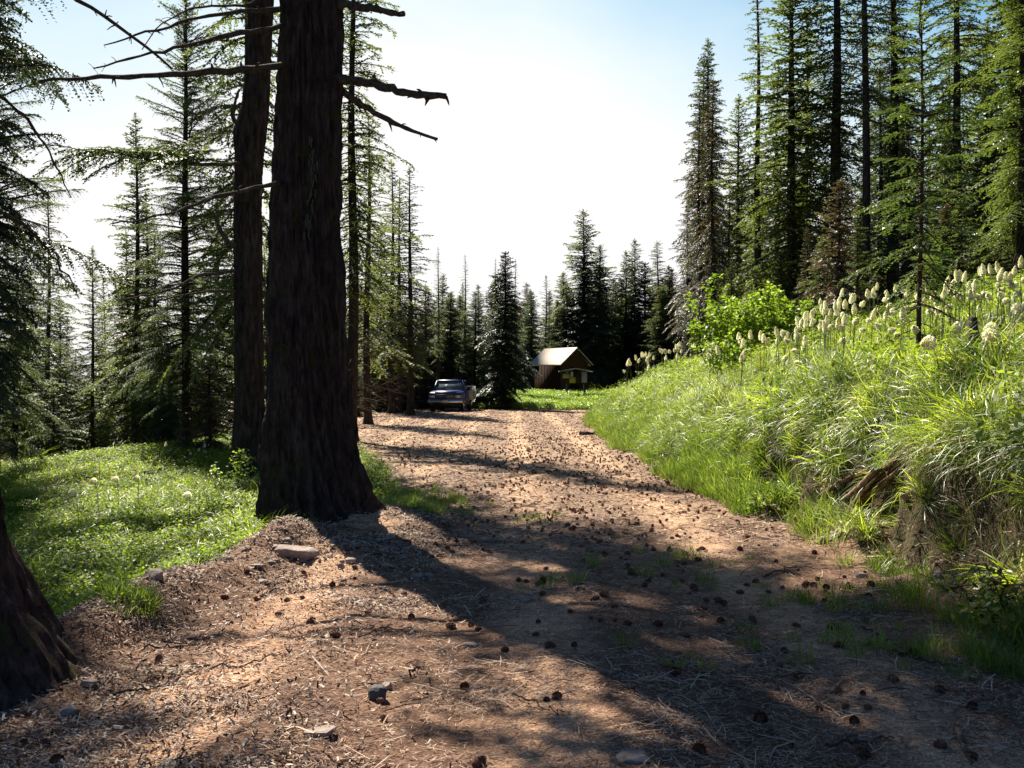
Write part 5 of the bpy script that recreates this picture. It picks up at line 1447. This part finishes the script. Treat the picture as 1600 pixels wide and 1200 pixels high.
for s_ in (-1, 1):
    d_ = MB(); d_.box(s_ * 0.968 - 0.006, s_ * 0.968 + 0.012, 1.62, 2.72, 0.52, 1.15); dd = d_.build('door', M['paint_blue'], to)
    h_ = MB(); h_.box(s_ * 0.985 - 0.008, s_ * 0.985 + 0.012, 2.5, 2.64, 1.02, 1.05); h_.build('handle', M['black'], dd)
    pane('side_window', [(s_ * (wb + 0.0), yf0 + 0.12, zb_ + 0.01), (s_ * wb, 2.28, zb_ + 0.01), (s_ * wr, 2.32, zr_ - 0.04), (s_ * wr, yf1 + 0.04, zr_ - 0.04)])
    mr = MB(); mr.box(s_ * 1.05, s_ * 1.24, 1.62, 1.68, 1.20, 1.42); mr.tube([(s_ * 0.95, 1.68, 1.22), (s_ * 1.1, 1.66, 1.28)], 0.02, 5); mr.build('side_mirror', M['black'], to)
    hl = MB(); hull(hl, [(0.075, [(s_ * 0.60, 0.80), (s_ * 0.86, 0.80), (s_ * 0.86, 0.94), (s_ * 0.60, 0.94)]), (0.12, [(s_ * 0.58, 0.78), (s_ * 0.88, 0.78), (s_ * 0.88, 0.96), (s_ * 0.58, 0.96)])]); hl.build('headlight', M['lamp'], to)
    am = MB(); am.box(s_ * 0.92 - 0.03, s_ * 0.92 + 0.03, 0.10, 0.17, 0.78, 0.95); am.build('turn_signal', M['amber'], to)
    st_ = MB(); st_.box(s_ * 0.4 - 0.24, s_ * 0.4 + 0.24, 2.6, 2.8, 1.0, 1.55); st_.build('seat', M['seat'], to)
mb = MB(); mb.box(-0.56, 0.56, 0.085, 0.125, 0.74, 1.0); gr = mb.build('grille', M['black'], to)
for k in range(3):
    mb = MB(); mb.box(-0.56, 0.56, 0.06, 0.083, 0.78 + k * 0.08, 0.795 + k * 0.08); mb.build('grille_bar', M['chrome'], gr)
mb = MB(); hull(mb, [(-0.06, [(-0.80, 0.50), (0.80, 0.50), (0.80, 0.66), (-0.80, 0.66)]), (0.02, [(-0.98, 0.48), (0.98, 0.48), (0.98, 0.69), (-0.98, 0.69)]), (0.14, [(-1.0, 0.48), (1.0, 0.48), (1.0, 0.69), (-1.0, 0.69)])]); mb.build('bumper', M['chrome'], to)
mb = MB(); mb.box(-0.16, 0.16, -0.085, -0.065, 0.52, 0.66); mb.build('number_plate', M['plate'], to)
mb = MB(); mb.box(-0.85, 0.85, 0.1, 0.4, 0.32, 0.47); mb.build('lower_valance', M['black'], to)
# pale service bed with side tool boxes behind the cab
mb = MB(); mb.box(-1.02, 1.02, 3.28, 5.5, 0.62, 0.72); mb.box(-1.02, 1.02, 3.22, 3.275, 0.62, 1.42); mb.build('bed_floor', M['paint_white'], to)
for s_ in (-1, 1):
    mb = MB(); x0_, x1_ = sorted((s_ * 0.72, s_ * 1.06)); mb.box(x0_, x1_, 3.28, 5.5, 0.73, 1.45); tb = mb.build('tool_box', M['paint_white'], to)
    mb = MB(); mb.box(s_ * 1.07 - 0.008, s_ * 1.07 + 0.008, 3.4, 4.2, 0.85, 1.35); mb.build('box_door', M['paint_white'], tb)
for (x_, y_) in ((-0.84, 0.92), (0.84, 0.92), (-0.84, 4.35), (0.84, 4.35)):
    wv = empty('wheel', (0, 0, 0)); bpy.data.objects.remove(wv)
    mb = MB(); th = np.linspace(0, 2 * pi, 25)[:-1]
    prof = [(-0.12, 0.20), (-0.125, 0.33), (-0.09, 0.375), (0.09, 0.375), (0.125, 0.33), (0.12, 0.20)]
    V_ = np.array([(px2, r_ * cos(a_), r_ * sin(a_)) for (px2, r_) in prof for a_ in th]); k = 24
    Q_ = [(i * k + j, i * k + (j + 1) % k, (i + 1) * k + (j + 1) % k, (i + 1) * k + j) for i in range(5) for j in range(k)]
    mb.add(V_ + [x_, y_, 0.365], Q_); wl = mb.build('wheel', M['rubber'], to)
    mb = MB(); s_ = 1 if x_ > 0 else -1
    V_ = np.array([(s_ * px2, r_ * cos(a_), r_ * sin(a_)) for (px2, r_) in [(0.11, 0.2), (0.06, 0.17), (0.06, 0.08), (0.10, 0.06)] for a_ in th])
    Q_ = [(i * k + j, i * k + (j + 1) % k, (i + 1) * k + (j + 1) % k, (i + 1) * k + j) for i in range(3) for j in range(k)]
    mb.add(np.vstack([V_, [(s_ * 0.10, 0, 0)]]) + [x_, y_, 0.365], Q_, [(72 + j, 72 + (j + 1) % 24, 96) for j in range(24)]); mb.build('rim', M['chrome'], wl)
mb = MB(); mb.box(-0.5, 0.5, 0.5, 5.4, 0.34, 0.46); mb.tube([(-0.8, 4.35, 0.36), (0.8, 4.35, 0.36)], 0.06, 6); mb.build('chassis', M['black'], to)
tag(to, 'dark blue pickup truck with a pale service bed parked facing the viewer', 'pickup truck')

print('objects', len(bpy.data.objects), 'tris', sum(len(m.loops) - 2 * len(m.polygons) for m in bpy.data.meshes))
